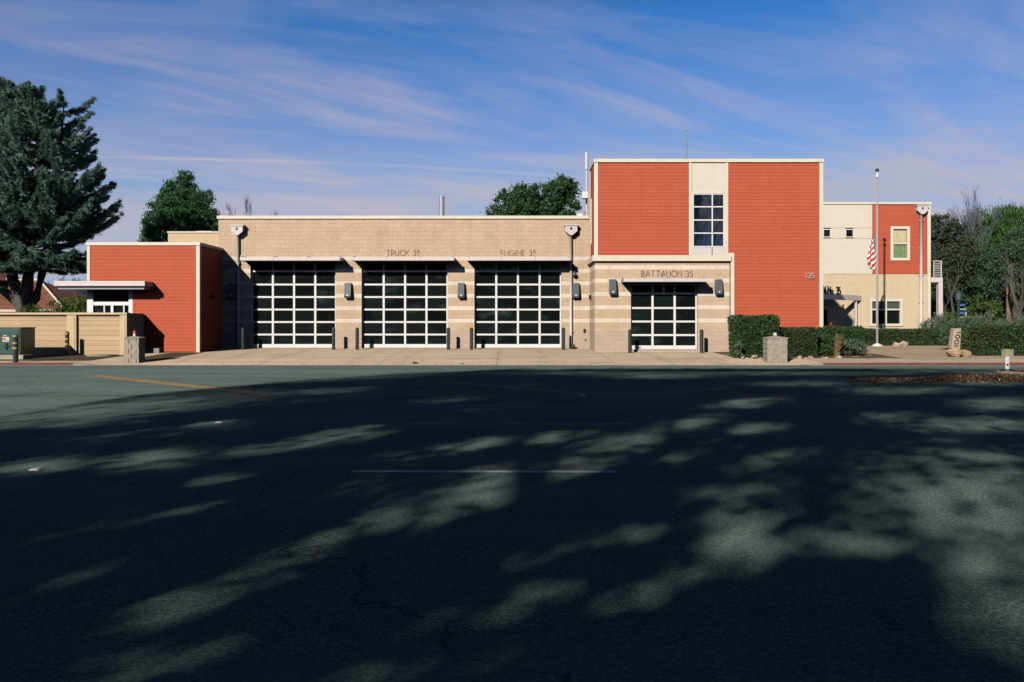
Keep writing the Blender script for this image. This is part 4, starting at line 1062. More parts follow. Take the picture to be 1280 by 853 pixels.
for k, (px, py, r, lab) in enumerate(((944, 448.5, .13, 'whitish rock at the foot of the tall clipped hedge, left of the right pier'), (1000, 449, .10, 'small pale rock right of the right block pier'),
    (1012, 449.3, .12, 'flat tan rock by the low clipped hedge corner'), (1049, 446, .12, 'tan rock before the straw coloured stalks'), (1130, 431, .26, 'pile-shaped pale rock in front of the long rear hedge'), (1121, 431.5, .2, 'smaller tan rock left of the pale rock by the rear hedge'))):
    Y = 33.2 if py > 440 else 44.2; x = X_(px, Y)
    mb = MB(); mb.blob((x, Y, gz(x, Y) + r * .45), r, k + 20, .42, 10, 7, scale=(1.2, .9, .75)); tag(mb.obj('rock', M['stone'], None, False), lab, 'rock', 'rocks edging the planting beds')

for k in range(18):
    x = rng.uniform(9.4, 13.9); Y = 33.05 + rng.uniform(-.12, .45); r = rng.uniform(.035, .085)
    mb = MB(); mb.blob((x, Y, gz(x, Y) + r * .4), r, k + 50, .42, 7, 5, scale=(1.25, .9, .8)); tag(mb.obj('rock', M['stone'], None, False), 'small tan stone in the loose edging of the entrance planting bed', 'rock', 'small stones edging the planting bed')
# marker post at the median nose
YD = 26.0; xd = X_(1259, YD)
DP = thing('marker_post', 'white marker post with yellow strip and grey side panels on the median nose', 'marker post', (xd, YD, .074))
mb = MB(); mb.box(xd - .062, xd + .062, YD - .02, YD + .02, .08, Z_(446, YD)); bevel(mb.obj('post', M['white_dot'], DP), .012)
mb = MB(); mb.box(xd - .055, xd + .055, YD - .024, YD + .018, Z_(446, YD), Z_(436.5, YD)); mb.obj('yellow_strip', M['yellow_band'], DP)
mb = MB(); mb.box(xd - .19, xd - .057, YD - .012, YD + .002, Z_(446.5, YD), Z_(436.8, YD)); mb.box(xd + .057, xd + .20, YD - .012, YD + .002, Z_(446.5, YD), Z_(436.8, YD)); mb.obj('side_panel', M['clear'], DP)
mb = MB(); mb.lathe((xd, YD, .12), [(-.06, .24), (-.02, .23), (.01, .10), (.015, 0)], 16); mb.obj('base', M['black'], DP)
mb = MB(); mb.box(xd - .03, xd + .03, YD - .024, YD - .02, .24, .30); mb.obj('dark_tag', M['black'], DP)

for k, (px, py, lab) in enumerate(((45, 588, 'white raised road marker nearest the camera on the left'), (274, 529, 'small white raised marker in the deep shade'), (729, 495.5, 'raised marker on the centre line in front of the bays'))):
    Y = 1600 / (py - 405); x = X_(px, Y); mb = MB()
    mb.prism([(x - .06, 0.003), (x + .06, 0.003), (x + .04, .022), (x - .04, .022)], 'y', Y - .05, Y + .05); bevel(mb.obj('road_marker', M['white_dot']), .004)
    tag(bpy.context.scene.objects[-1] if False else COL.objects[-1], lab, 'road marker', 'raised markers on the road')
mb = MB(); mb.box(X_(736, 31.6), X_(764, 31.6), 31.5, 31.62, gz(3, 31.55) - .01, gz(3, 31.55) + .006); tag(mb.obj('drain_grate', M['black']), 'narrow dark drain slot in the apron before the battalion bay', 'drain')
mb = MB(); x, Y = X_(519, 31.3), 31.3; mb.blob((x, Y, gz(x, Y) + .03), .07, 31, .25, scale=(1.6, 1, .8)); tag(mb.obj('debris_lump', M['soil'], None, True), 'dark lump of debris on the apron edge by the truck bay', 'debris')
mb = MB(); x, Y = X_(578, 31.2), 31.2; mb.prism([(x - .05, Y - .04), (x + .06, Y - .03), (x + .04, Y + .05), (x - .06, Y + .03)], 'z', gz(x, Y) + .004, gz(x, Y) + .03); tag(mb.obj('blue_scrap', M['blue']), 'tiny blue scrap on the apron edge near the engine bay', 'litter')

# ------------------------------------------------------------------ hedges and shrubs
def hedge(name, x0, x1, y0, y1, z0, z1, n, size, m, label, group=None, taper=0.0, cat='hedge', rough=.06):
    t = thing(name, label, cat, ((x0 + x1) / 2, (y0 + y1) / 2, z0), group)
    # leafy skin over the top and the four sides, thinning to the inside
    A = [(x1 - x0) * (y1 - y0), (x1 - x0) * (z1 - z0), (x1 - x0) * (z1 - z0) * .4, (y1 - y0) * (z1 - z0), (y1 - y0) * (z1 - z0)]
    A = np.array(A) / sum(A); f = rng.choice(5, n, p=A); u, v = rng.uniform(0, 1, n), rng.uniform(0, 1, n)
    dp = np.abs(rng.normal(0, rough, n)) * 1.5 - rough * .5
    P = np.zeros((n, 3))
    for k in range(5):
        i = f == k
        if k == 0: P[i] = np.stack([x0 + u[i] * (x1 - x0), y0 + v[i] * (y1 - y0), z1 - dp[i]], 1)
        if k in (1, 2): P[i] = np.stack([x0 + u[i] * (x1 - x0), (y0 + dp[i]) if k == 1 else (y1 - dp[i]), z0 + v[i] * (z1 - z0)], 1)
        if k in (3, 4): P[i] = np.stack([(x0 + dp[i]) if k == 3 else (x1 - dp[i]), y0 + u[i] * (y1 - y0), z0 + v[i] * (z1 - z0)], 1)
    # lumps
    ph = rng.uniform(0, 6, 6)
    off = .5 * np.sin(P[:, 0] * 4.1 + ph[0]) * np.sin(P[:, 2] * 5 + ph[1]) + .5 * np.sin(P[:, 0] * 9 + ph[2] + P[:, 1] * 5) + .4 * np.sin(P[:, 2] * 12 + ph[3])
    cx, cy = (x0 + x1) / 2, (y0 + y1) / 2
    hz = (P[:, 2] - z0) / (z1 - z0)
    P[:, 0] = cx + (P[:, 0] - cx) * (1 - taper * (1 - hz)); P[:, 1] += off * rough * .8 * np.sign(P[:, 1] - cy)
    P[:, 2] += off * rough * .95 * (hz > .8)
    # round the top edges a little
    d = np.minimum(np.minimum(P[:, 0] - x0, x1 - P[:, 0]), np.minimum(P[:, 1] - y0, y1 - P[:, 1]))
    P[:, 2] -= np.where(hz > .7, np.clip(.09 - d, 0, .12) * .8, 0)
    keep = (np.sin(P[:, 0] * 7 + ph[4]) * np.sin(P[:, 2] * 8 + ph[5]) + rng.uniform(-1, 1, n)) > -1.15
    np_mesh('foliage', leaves(P[keep], size), 4, m, t)
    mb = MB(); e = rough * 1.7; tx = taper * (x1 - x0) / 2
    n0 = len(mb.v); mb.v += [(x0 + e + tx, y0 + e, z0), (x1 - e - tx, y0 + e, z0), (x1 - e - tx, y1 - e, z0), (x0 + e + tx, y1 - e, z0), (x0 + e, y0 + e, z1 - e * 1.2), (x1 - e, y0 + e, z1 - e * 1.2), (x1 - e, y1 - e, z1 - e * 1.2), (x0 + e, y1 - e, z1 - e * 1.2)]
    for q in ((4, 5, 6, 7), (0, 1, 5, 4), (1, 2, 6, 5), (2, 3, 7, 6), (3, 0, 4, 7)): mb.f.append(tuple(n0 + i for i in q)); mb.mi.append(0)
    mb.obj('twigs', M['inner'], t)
    return t
H = 'clipped hedges around the entrance'
hedge('clipped_hedge', 9.5, 11.25, 33.6, 35.2, .15, 1.93, 15000, .085, M['hedge'], 'tall cube shaped clipped hedge at the corner of the red tower', H, .10)
hedge('clipped_hedge', 11.3, 12.95, 33.9, 35.2, .15, 1.40, 10000, .08, M['hedge_brown'], 'low dark clipped hedge right of the tall cube hedge', H)
hedge('clipped_hedge', X_(1024, 37), X_(1081, 37), 37.0, 38.0, .25, 1.42, 12000, .085, M['hedge'], 'green clipped hedge in front of the station entrance canopy', H)
hedge('clipped_hedge', X_(1084, 45.2), X_(1193, 45.2), 45.3, 46.3, .33, 1.28, 17000, .10, M['hedge_brown'], 'long low clipped hedge behind the flagpole along the rear wing', H)
hedge('clipped_hedge', X_(1221, 34.8), 26.5, 34.8, 35.5, .22, 1.50, 24000, .085, M['hedge_brown'], 'dark brownish clipped hedge at the right edge of the view', H)
def shrub(name, c, r, n, size, m, label, direction=None, aspect=.6, group=None, stems=7, cat='shrub'):
    t = thing(name, label, cat, c, group)
    P = clumps([(c[0], c[1], c[2] + r[2] * .55, r[0], r[1], r[2] * .6)], max(8, n // 60), 60, min(r) * .3, .35)
    P = P[P[:, 2] > c[2]]
    d = None
    if direction is not None: d = np.tile(np.array(direction, float), (len(P), 1)) + (P - np.array(c)) * .6
    np_mesh('foliage', leaves(P, size, aspect, d), 4, m, t)
    mb = MB()
    for k in range(stems):
        a = rng.uniform(0, 6.28); q = rng.uniform(.2, .7)
        mb.tube([c, (c[0] + r[0] * q * math.cos(a) * .6, c[1] + r[1] * q * math.sin(a) * .6, c[2] + r[2] * .5), (c[0] + r[0] * q * math.cos(a), c[1] + r[1] * q * math.sin(a), c[2] + r[2] * .85)], [.02, .014, .006], 5)
    mb.obj('stem', M['bark'], t)
    return t
def gp(px, py, Y): x = X_(px, Y); return (x, Y, gz(x, Y))
shrub('green_shrub', gp(1035, 0, 34.6), (.62, .5, .85), 3500, .09, M['hedge'], 'loose mid green shrub below the entrance hedge')
shrub('silver_shrub', gp(1066, 0, 34.8), (.55, .5, .62), 2600, .08, M['silver'], 'silvery grey rounded shrub beside the paved path')
DS = thing('dry_stalks', 'straw coloured dry stalks among the entrance shrubs', 'dry plant', gp(1046.5, 0, 34.0)); b_ = Vector(gp(1046.5, 0, 34.0))
mb = MB()
for k in range(70):
    a, q, h_ = rng.uniform(0, 6.28), abs(rng.normal(0, .22)), rng.uniform(.45, 1.05)
    p1 = b_ + Vector((math.cos(a) * q * .35, math.sin(a) * q * .3, h_ * .55)); p2 = b_ + Vector((math.cos(a) * q, math.sin(a) * q * .8, h_))
    mb.tube([b_ + Vector((rng.normal(0, .06), rng.normal(0, .05), 0)), p1, p2], [.009, .008, .004], 4)
mb.obj('blade', M['straw'], DS)
shrub('silver_shrub', gp(923.5, 0, 33.4), (.25, .3, .62), 1200, .07, M['silver'], 'small grey green shrub tucked left of the tall cube hedge')
shrub('red_shrub', gp(1043.5, 0, 39.5), (.42, .35, 1.15), 240, .16, M['red_leaf'], 'red leaved shrub showing over the hedge in the entrance shade')
shrub('green_shrub', gp(1205, 0, 38.5), (.95, .7, 1.35), 6000, .10, M['juniper'], 'leafy bright green shrub behind the carved stone slab')
shrub('green_shrub', gp(1209, 0, 36.2), (.42, .4, .95), 2600, .09, M['hedge_bright'], 'fresh green bush between the stone slab and the right hedge')
shrub('green_shrub', (X_(1183, 52), 52, .35), (1.1, .9, 1.7), 3500, .12, M['hedge_bright'], 'rounded green bush at the foot of the balcony post')
shrub('weed', gp(717, 0, 39.7), (.22, .15, .16), 160, .07, M['hedge_bright'], 'small green weed at the foot of the wall by the engine bay', stems=3, cat='weed')
for k, (px, Y, w_, lab) in enumerate(((1172, 47.5, 1.1, 'grey green juniper at the corner of the rear wing'), (1216, 46.5, 1.5, 'spreading grey green juniper behind the fresh green bush'), (1242, 46, 1.5, 'spreading juniper behind the left half of the right hedge'), (1268, 46.5, 1.5, 'spreading juniper behind the right edge hedge'), (1296, 46, 1.5, 'spreading juniper just past the right edge'))):
    shrub('juniper', (X_(px, Y), Y, .35), (w_, .8, 1.55), 5200, .15, M['juniper'], lab, (0, 0, .9), .22, 'junipers behind the right hedge')
# bushes over the boundary wall
for k, (px, w_, h_, lab) in enumerate(((47, .95, 1.75, 'green bush over the boundary wall nearest the cedar trunk'), (66, 1.0, 2.0, 'dark green bush over the middle of the boundary wall'), (88, 1.0, 2.15, 'leafy green bush over the boundary wall near the pilaster'), (104, .7, 2.35, 'yellowish green bush against the end of the red annex'))):
    Y = 38.6; shrub('wall_bush', (X_(px, Y), Y, .36), (w_, .8, h_ * 1.02), 5200, .10, M['hedge_bright'] if k != 1 else M['hedge'], lab, None, .6, 'bushes behind the boundary wall')

# leaf litter against the median
n = 24000
u = rng.uniform(0, 1, n); x = 9.6 + u ** .75 * 17; yy = 22.6 + rng.normal(0, .75, n) * (0.45 + .8 * u) - .3 * u
hh = np.abs(rng.normal(0, .07, n)) * (.25 + 1.1 * np.exp(-((x - 13.6) / 1.6) ** 2) + .3 * u) * np.exp(-((yy - 22.5) / .9) ** 2) + .012
keep = np.sin(x * 2.2) + np.sin(x * 5.1 + 1) + 1.2 * rng.normal(size=n) > -1.4
o = np_mesh('leaf_litter', leaves(np.stack([x, yy, hh], 1)[keep], .08, .6, None, 1.0, .5), 4, M['litter']); o['kind'] = 'stuff'; o['label'] = 'brown fallen leaves swept along the median'
n = 500; x = rng.uniform(-12, 20, n); yy = rng.uniform(29.6, 31.6, n)
zz = np.array([gz(a, b) if b > YK else 0.004 for a, b in zip(x, yy)]) + .008
o = np_mesh('leaf_litter', leaves(np.stack([x, yy, zz], 1), .045, .7, None, 1.0, .9), 4, M['litter']); o['kind'] = 'stuff'; o['label'] = 'scattered dry leaves along the gutter'

# ------------------------------------------------------------------ house, poles and things in the distance
HO = thing('tiled_house', 'low house with brown clay tile roof behind the cedar', 'house', (-38, 58, .35))
mb = MB(); mb.box(-48, -31.4, 55.4, 64, .3, 2.75); mb.obj('wall', M['stucco'], HO)
mb = MB(); E = [(-49, 54.8, 2.55), (-30.6, 54.8, 2.55), (-30.6, 64.5, 2.55), (-49, 64.5, 2.55)]; R1, R2 = (-44, 59.6, 4.85), (-35.2, 59.6, 4.85)
mb.face([E[0], E[1], R2, R1]); mb.face([E[1], E[2], R2]); mb.face([E[2], E[3], R1, R2]); mb.face([E[3], E[0], R1]); rf = mb.obj('roof', M['tile'], HO)
mb = MB(); mb.tube([R2, E[1]], .08, 8); mb.tube([R1, R2], .13, 8); mb.obj('ridge_tiles', M['stucco'], rf)
mb = MB(); mb.box(-49, -30.6, 54.72, 54.8, 2.42, 2.58); mb.obj('gutter', M['stucco'], HO)
mb = MB(); mb.box(-41.5, -37.7, 56.8, 62, 3.3, 4.75); mb.obj('upper_wall', M['stucco'], HO)
mb = MB(); mb.prism([(-42.0, 4.75), (-37.2, 4.75), (-39.6, 5.7)], 'y', 56.4, 62.4); mb.obj('upper_roof', M['tile'], HO)

UP = thing('utility_pole', 'brown wooden utility pole among the trees at right', 'utility pole', (X_(1261, 60), 60, .35))
mb = MB(); x = X_(1261, 60); mb.lathe((x, 60, .3), [(0, .19), (4.0, .16)], 10); mb.obj('pole', M['wood'], UP)
mb = MB(); mb.box(x - .12, x + .12, 59.8, 60.2, 4.1, 5.3); mb.tube([(x, 60, 5.3), (x, 60, 6.0)], .05, 6); mb.obj('transformer_box', M['lamp'], UP)
LP = thing('lamp_post', 'thin dark lamp post rising behind the carved stone slab', 'lamp post', (X_(1198, 48.5), 48.5, .35))
x = X_(1198, 48.5); mb = MB(); mb.tube([(x, 48.5, .3), (x, 48.5, 3.0)], [.09, .08], 10); mb.obj('post', M['bollard'], LP)
mb = MB(); mb.lathe((x, 48.5, 3.0), [(0, .08), (.05, .15), (.45, .17), (.5, .22), (.62, .02)], 10); mb.obj('lantern', M['lamp'], LP)
BN = thing('striped_awning_stand', 'blue and white curved striped stand beside the dark lamp post', 'stand', (X_(1205, 58), 58, .35))
x0, x1 = X_(1199.5, 58), X_(1207.5, 58)
for k in range(5):
    za = Z_(403, 58) + k * .29; mb = MB(); mb.box(x0, x1 - (.12 if k == 4 else 0), 58 - k * .03, 58.25 - k * .03, za, za + (.17 if k % 2 == 0 else .12)); bevel(mb.obj('slat', M['blue'] if k % 2 == 0 else M['clear'], BN), .03)
mb = MB(); mb.box(x1 - .1, x1, 57.9, 58.0, .3, Z_(390, 58)); mb.box(x0, x0 + .1, 58.26, 58.34, .3, Z_(383, 58)); mb.obj('leg', M['clear'], BN)
BE = thing('wooden_bench', 'pale wooden bench under the trees at right', 'bench', (X_(1222, 56), 56, .35))
x0, x1 = X_(1210, 56), X_(1234, 56)
mb = MB(); mb.box(x0, x1, 55.6, 56.0, 1.80, 1.88); bevel(mb.obj('seat', M['plank'], BE), .01)
mb = MB(); mb.box(x0 + .5, x1 - .3, 56.05, 56.12, 1.98, 2.14); bevel(mb.obj('backrest', M['plank'], BE), .01)
for xx in (x0 + .1, x1 - .2):
    mb = MB(); mb.box(xx, xx + .1, 55.65, 56.04, .3, 1.8); mb.box(xx + .2, xx + .26, 56.05, 56.1, 1.8, 2.0); mb.obj('leg', M['bark'], BE)
PD = thing('pedestal_box', 'small tan pedestal box below the balcony', 'pedestal', (X_(1170.5, 50), 50, .35))
mb = MB(); a, b = X_(1168, 49.6), X_(1173.5, 49.6); mb.box(a, b, 49.5, 49.75, .3, 1.85); bevel(mb.obj('body', M['fence_cap'], PD), .02)
mb = MB(); mb.box(a - .02, b + .02, 49.48, 49.77, 1.85, 1.92); bevel(mb.obj('lid', M['fence_cap'], PD), .02)

# ------------------------------------------------------------------ trees
def tree(name, label, base, h, ells, nclump, nleaf, rcl, size, m, trunk_r=.25, aspect=.6, direction=None, group=None, bark='bark', shell=.55, limbs=7):
    t = thing(name, label, 'tree', base, group)
    P = clumps(ells, nclump, nleaf, rcl, shell)
    d = np.tile(np.array(direction, float), (len(P), 1)) if direction is not None else None
    np_mesh('crown', leaves(P, size, aspect, d), 4, m, t)
    mb = MB(); b = Vector(base); top = b + Vector((0, 0, h * .86))
    pts = [b + (top - b) * k / 6 + Vector((rng.normal(0, .1), rng.normal(0, .1), 0)) * (k > 0) for k in range(7)]
    mb.tube(pts, [trunk_r * (1 - .13 * k) for k in range(7)], 9)
    for k in range(limbs):
        e = ells[k % len(ells)]; q = pts[2 + k % 4]
        en = Vector((e[0] + rng.normal(0, e[3] * .4), e[1] + rng.normal(0, e[4] * .4), e[2] + rng.uniform(-.3, .6) * e[5]))
        mid = q.lerp(en, .5) + Vector((0, 0, -.15 * (en - q).length * .4))
        mb.tube([q, mid, en], [trunk_r * .5, trunk_r * .3, trunk_r * .08], 6, cap=False)
    mb.obj('trunk', M[bark], t)
    return t

def bare_tree(name, label, base, h, r, depth=5, spread=.45, up=.2, m='twig', group=None, kids=(2, 3), half=None, fine=True):
    t = thing(name, label, 'tree', base, group)
    tips = []; mb = MB(); branch_tree(mb, (0, 0, 0), (0, 0, 1), h * .30, r, depth, spread, up, kids, .76, 7, tips)
    V = np.array(mb.v); kz = h / V[:, 2].max(); kx = kz if half is None else half / np.percentile(np.abs(V[:, :2]), 98)
    fit = lambda p: (base[0] + p[0] * kx, base[1] + p[1] * kx, base[2] + p[2] * kz)
    T = np.array([fit(p) for p in tips])
    mb.v = [fit(p) for p in mb.v]
    if fine:
        for p in T[:400]:
            d = Vector((p[0] - base[0], p[1] - base[1], (p[2] - base[2] - h * .35))).normalized()
            for q in range(4):
                e = Vector(p) + (d + Vector(rng.normal(0, .45, 3))).normalized() * h * .05 * rng.uniform(.5, 1.2)
                b = Vector(p) - d * h * .02 * q * .5
                mb.tube([b, (b + e) / 2 + Vector(rng.normal(0, h * .003, 3)), e], [.014, .011, .006], 3, cap=False)
    mb.obj('trunk', M[m], t)
    return t

# the big blue-green cedar at the left
def cedar():
    base = (X_(33, 47), 47.0, .35)
    t = thing('cedar_tree', 'huge blue green cedar with drooping boughs behind the boundary wall', 'tree', base)
    mb = MB(); bx, by, bz = base
    def stem(pts, r): 
        mb.tube([Vector(p) for p in pts], r, 9); return pts
    H = Z_(97, 47)
    stems = [stem([base, at(27, 375, 47), at(16, 350, 47), at(12, 300, 47), at(12, 230, 47), at(14, 150, 47), at(17, 105, 47)], [.42, .36, .30, .27, .22, .13, .04]),
             stem([at(30, 383, 46.9), at(36, 360, 46.5), at(37, 330, 46), at(40, 280, 45.8), at(48, 200, 46), at(46, 125, 46)], [.30, .26, .24, .20, .14, .04]),
             stem([at(33, 386, 47), at(45, 372, 47), at(52, 345, 46.8), at(60, 300, 46.6), at(72, 230, 46.5), at(80, 130, 46.5)], [.30, .26, .22, .18, .13, .03]),
             stem([at(32, 388, 47.1), at(10, 368, 47), at(-12, 352, 46.8), at(-30, 300, 47), at(-36, 200, 47), at(-34, 110, 47)], [.28, .26, .22, .2, .14, .04])]
    mb.tube([at(26, 372, 46.8), at(29, 350, 46.3), at(31, 338, 46)], [.10, .08, .06], 7)
    # boughs: drooping fans
    C = []; D = []
    nb = 640
    for k in range(nb):
        s = stems[rng.integers(0, 4)]
        py_t = rng.uniform(0, 1) ** .85
        f = .22 + .78 * py_t
        q = f * (len(s) - 1); i = min(int(q), len(s) - 2); p = Vector(s[i]).lerp(Vector(s[i + 1]), q - i)
        z = p.z; rel = (z - 4.0) / (H - 4.0)
        if rel < .11: continue
        L = 4.3 * (1 - max(0, rel)) ** .75 + .55
        L *= rng.uniform(.72, .98)
        a = rng.uniform(0, 2 * PI); dirv = Vector((math.cos(a), math.sin(a), 0))
        rise = .40 if rel > .5 else (.24 if rel > .22 else .02)
        n = 9; pts = []
        for j in range(n + 1):
            tt = j / n; pts.append(p + dirv * (L * tt) + Vector((0, 0, L * (rise * tt - .16 * math.sin(tt * PI) + .06 * tt * tt - .20 * tt * tt * (1 if rel < .2 else 0)))))
        mb.tube(pts, [.06 * (1 - .85 * j / n) + .008 for j in range(n + 1)], 4, cap=False)
        side = Vector((-dirv.y, dirv.x, 0))
        for j in range(int(15 + 11 * L)):
            tt = rng.uniform(.12, 1.0) ** .8; qq = tt * n; i = min(int(qq), n - 1); b = pts[i].lerp(pts[i + 1], qq - i)
            sl = (.28 + .40 * L * .28) * (1.15 - tt * .8) * rng.uniform(.5, 1.2)
            sg = 1 if rng.uniform() < .5 else -1
            dv = (dirv * rng.uniform(.5, 1.0) + side * sg * rng.uniform(.3, 1.0)).normalized()
            m_ = 22; ts = rng.uniform(0, 1, m_)
            P = np.array(b)[None] + np.array(dv)[None] * (ts * sl)[:, None]
            P[:, 2] += rng.normal(0, .05, m_) - .30 * sl * ts ** 2 + .05
            C.append(P); dd = np.tile(np.array(dv), (m_, 1)) + np.array([0, 0, .25]) + rng.normal(0, .35, (m_, 3)); D.append(dd)
    C = np.concatenate(C); D = np.concatenate(D)
    np_mesh('crown', leaves(C, .32, .11, D * 1.6), 4, M['cedar'], t)
    mb.obj('trunk', M['bark'], t)
cedar()

# dark pyramidal conifer behind the annex
Y = 60; b = (X_(226, Y), Y, .35)
E = [(X_(231, Y), Y, Z_(226, Y), .55, .6, .85), (X_(226, Y), Y, Z_(248, Y), 1.25, 1.3, 1.6), (X_(227, Y), Y, Z_(262, Y), 1.7, 1.6, 1.5), (X_(215, Y), Y, Z_(276, Y), 1.35, 1.5, 1.5), (X_(243, Y), Y, Z_(276, Y), 1.3, 1.5, 1.7), (X_(222, Y), Y, Z_(292, Y), 2.3, 2.2, 1.8), (X_(258, Y), Y, Z_(285, Y), .95, 1, 1.6),
     (X_(190, Y), Y, Z_(272, Y), .5, .5, .4), (X_(187, Y), Y, Z_(293, Y), .6, .6, .5), (X_(209, Y), Y, Z_(250, Y), .5, .6, .9), (X_(255, Y), Y, Z_(247, Y), .5, .6, .8), (X_(225, Y), Y, Z_(300, Y), 2.6, 2.4, 4.0), (X_(215, Y), Y, 3.4, 2.2, 2.2, 2.4)]
tree('conifer_tree', 'dense dark green pyramid shaped conifer behind the red annex', b, 12.5, E, 1400, 60, .25, .17, M['conifer'], .3, .42, (0, 0, .5), shell=.72)
# broad evergreen behind the hall roof
Y = 62
E = [(X_(700, Y), Y, Z_(238, Y), 1.25, 1.3, 1.05), (X_(680, Y), Y, Z_(252, Y), 1.6, 1.6, 1.5), (X_(655, Y), Y, Z_(252, Y), 1.1, 1.2, 1.25), (X_(634, Y), Y, Z_(256, Y), .9, 1, 1.2), (X_(705, Y), Y, Z_(262, Y), 1.1, 1.3, 1.6), (X_(660, Y), Y, Z_(275, Y), 2.6, 2, 1.6), (X_(617, Y), Y, Z_(266, Y), .35, .4, .55), (X_(649, Y), Y, Z_(240, Y), .4, .4, .5), (X_(690, Y), Y, Z_(300, Y), 3, 2.4, 2.4)]
tree('evergreen_tree', 'dark green broadleaf tree rising behind the hall roof beside the tower', (X_(672, Y), Y, .35), 12.5, E, 700, 60, .32, .18, M['broad'], .3, .6)
bare_tree('bare_tree', 'thin leafless tree top above the left end of the hall roof', (X_(317, 66), 66, .35), Z_(248, 66) - .35, .12, 6, .40, .18, half=1.7)
bare_tree('bare_tree', 'leafless tree peeping out just beyond the first garage bay roof', (X_(338, 72), 72, .35), Z_(266, 72) - .35, .11, 5, .5, .14, half=1.6)
for k, (px, lab) in enumerate(((76, 'hazy leafless tree right of the cedar trunks'), (92, 'hazy leafless tree above the annex canopy'), (104, 'hazy leafless tree against the annex corner'), (60, 'hazy leafless tree between the cedar trunks'))):
    bare_tree('bare_tree', lab, (X_(px, 72), 72, .35), 5.6 - k % 2 * .5, .09, 5, .5, .12, 'twig', 'leafless trees beyond the tiled house', (2, 4), half=2.0)

# the stand of trees at the right edge
G = 'trees beyond the right hedge'
Y = 66
tree('olive_tree', 'dull olive brown tree just right of the rear wing', (X_(1178, Y), Y, .35), 10, [(X_(1174, Y), Y, Z_(292, Y), 1.6, 1.6, 1.45), (X_(1190, Y), Y, Z_(300, Y), 1.1, 1.3, 1.2), (X_(1180, Y), Y, Z_(325, Y), 2.2, 2, 1.9), (X_(1195, Y), Y, Z_(330, Y), 1.7, 1.8, 2.0), (X_(1172, Y), Y, Z_(350, Y), 1.6, 1.7, 1.8)], 520, 60, .42, .19, M['olive'], .22, .5, None, G)
Y = 70
tree('pine_tree', 'bright green round topped pine with upright candles at the right', (X_(1246, Y), Y, .35), 11, [(X_(1240, Y), Y, Z_(285, Y), 2.2, 2, 1.7), (X_(1262, Y), Y, Z_(284, Y), 2.2, 2.2, 1.7), (X_(1226, Y), Y, Z_(302, Y), 1.5, 1.6, 1.7), (X_(1248, Y), Y, Z_(310, Y), 2.8, 2.3, 2.0), (X_(1278, Y), Y, Z_(300, Y), 1.8, 2, 2.2), (X_(1215, Y), Y, Z_(330, Y), 1.0, 1.3, 2.2)], 560, 60, .45, .24, M['pine'], .3, .32, (0, 0, 1.3), G)
Y = 64
tree('grey_tree', 'grey green airy tree in front of the bright pine', (X_(1270, Y), Y, .35), 9, [(X_(1262, Y), Y, Z_(325, Y), 1.6, 1.6, 1.6), (X_(1280, Y), Y, Z_(312, Y), 1.6, 1.6, 2.4), (X_(1243, Y), Y, Z_(352, Y), 1.8, 1.7, 1.5), (X_(1268, Y), Y, Z_(350, Y), 1.9, 1.6, 1.6), (X_(1292, Y), Y, Z_(335, Y), 1.5, 1.5, 2.5)], 330, 50, .42, .18, M['greygreen'], .28, .45, None, G, 'bark_pale', .3, 10)
Y = 67
tree('dark_tree', 'dark shaded evergreen between the olive tree and the pine', (X_(1212, Y), Y, .35), 9, [(X_(1206, Y), Y, Z_(325, Y), 1.5, 1.5, 1.7), (X_(1218, Y), Y, Z_(345, Y), 2.1, 1.6, 2.2), (X_(1200, Y), Y, Z_(365, Y), 1.6, 1.6, 1.7)], 360, 55, .42, .2, M['broad'], .22, .6, None, G)
bare_tree('bare_tree', 'upright bare poplar like tree with bunched twigs above the pine', (X_(1213, 68), 68, .35), Z_(244, 68) - .35, .18, 5, .34, .34, 'twig', G, half=1.7)
bare_tree('bare_tree', 'grey bare tree with forked trunk below the olive tree', (X_(1186, 60), 60, .35), 6.2, .14, 4, .42, .2, 'bark_pale', G, half=1.5, fine=False)
bare_tree('bare_tree', 'pale forked trunk and bare limbs at the right edge', (X_(1279, 58), 58, .35), 7.6, .26, 4, .40, .22, 'bark_pale', G, half=1.9, fine=False)
for k, (px, Y, zt, m, lab) in enumerate(((1176, 78, 7.0, 'broad', 'dark understorey tree behind the balcony'), (1200, 80, 7.6, 'broad', 'dark understorey tree behind the lamp post'), (1226, 79, 8.2, 'broad', 'dark understorey tree behind the bench'), (1250, 78, 7.8, 'broad', 'dark understorey tree left of the wooden pole'), (1276, 80, 8.2, 'broad', 'dark understorey tree behind the pale forked trunk'), (1304, 78, 8.2, 'broad', 'dark understorey tree past the right edge'))):
    x = X_(px, Y); tree('understorey_tree', lab, (x, Y, .35), zt, [(x, Y, zt * .72, 2.2, 1.8, 2.2), (x + .4, Y, zt * .38, 2.3, 1.8, 2.4), (x - .9, Y, zt * .22, 1.8, 1.5, 1.5)], 300, 50, .5, .26, M[m], .2, .6, None, 'understorey trees at the right')
x, Y = X_(1229, 62), 62
shrub('green_shrub', (x, Y, 1.2), (1.3, 1, 2.2), 1200, .2, M['hedge_bright'], 'sunlit green branches low among the dark trees at right')

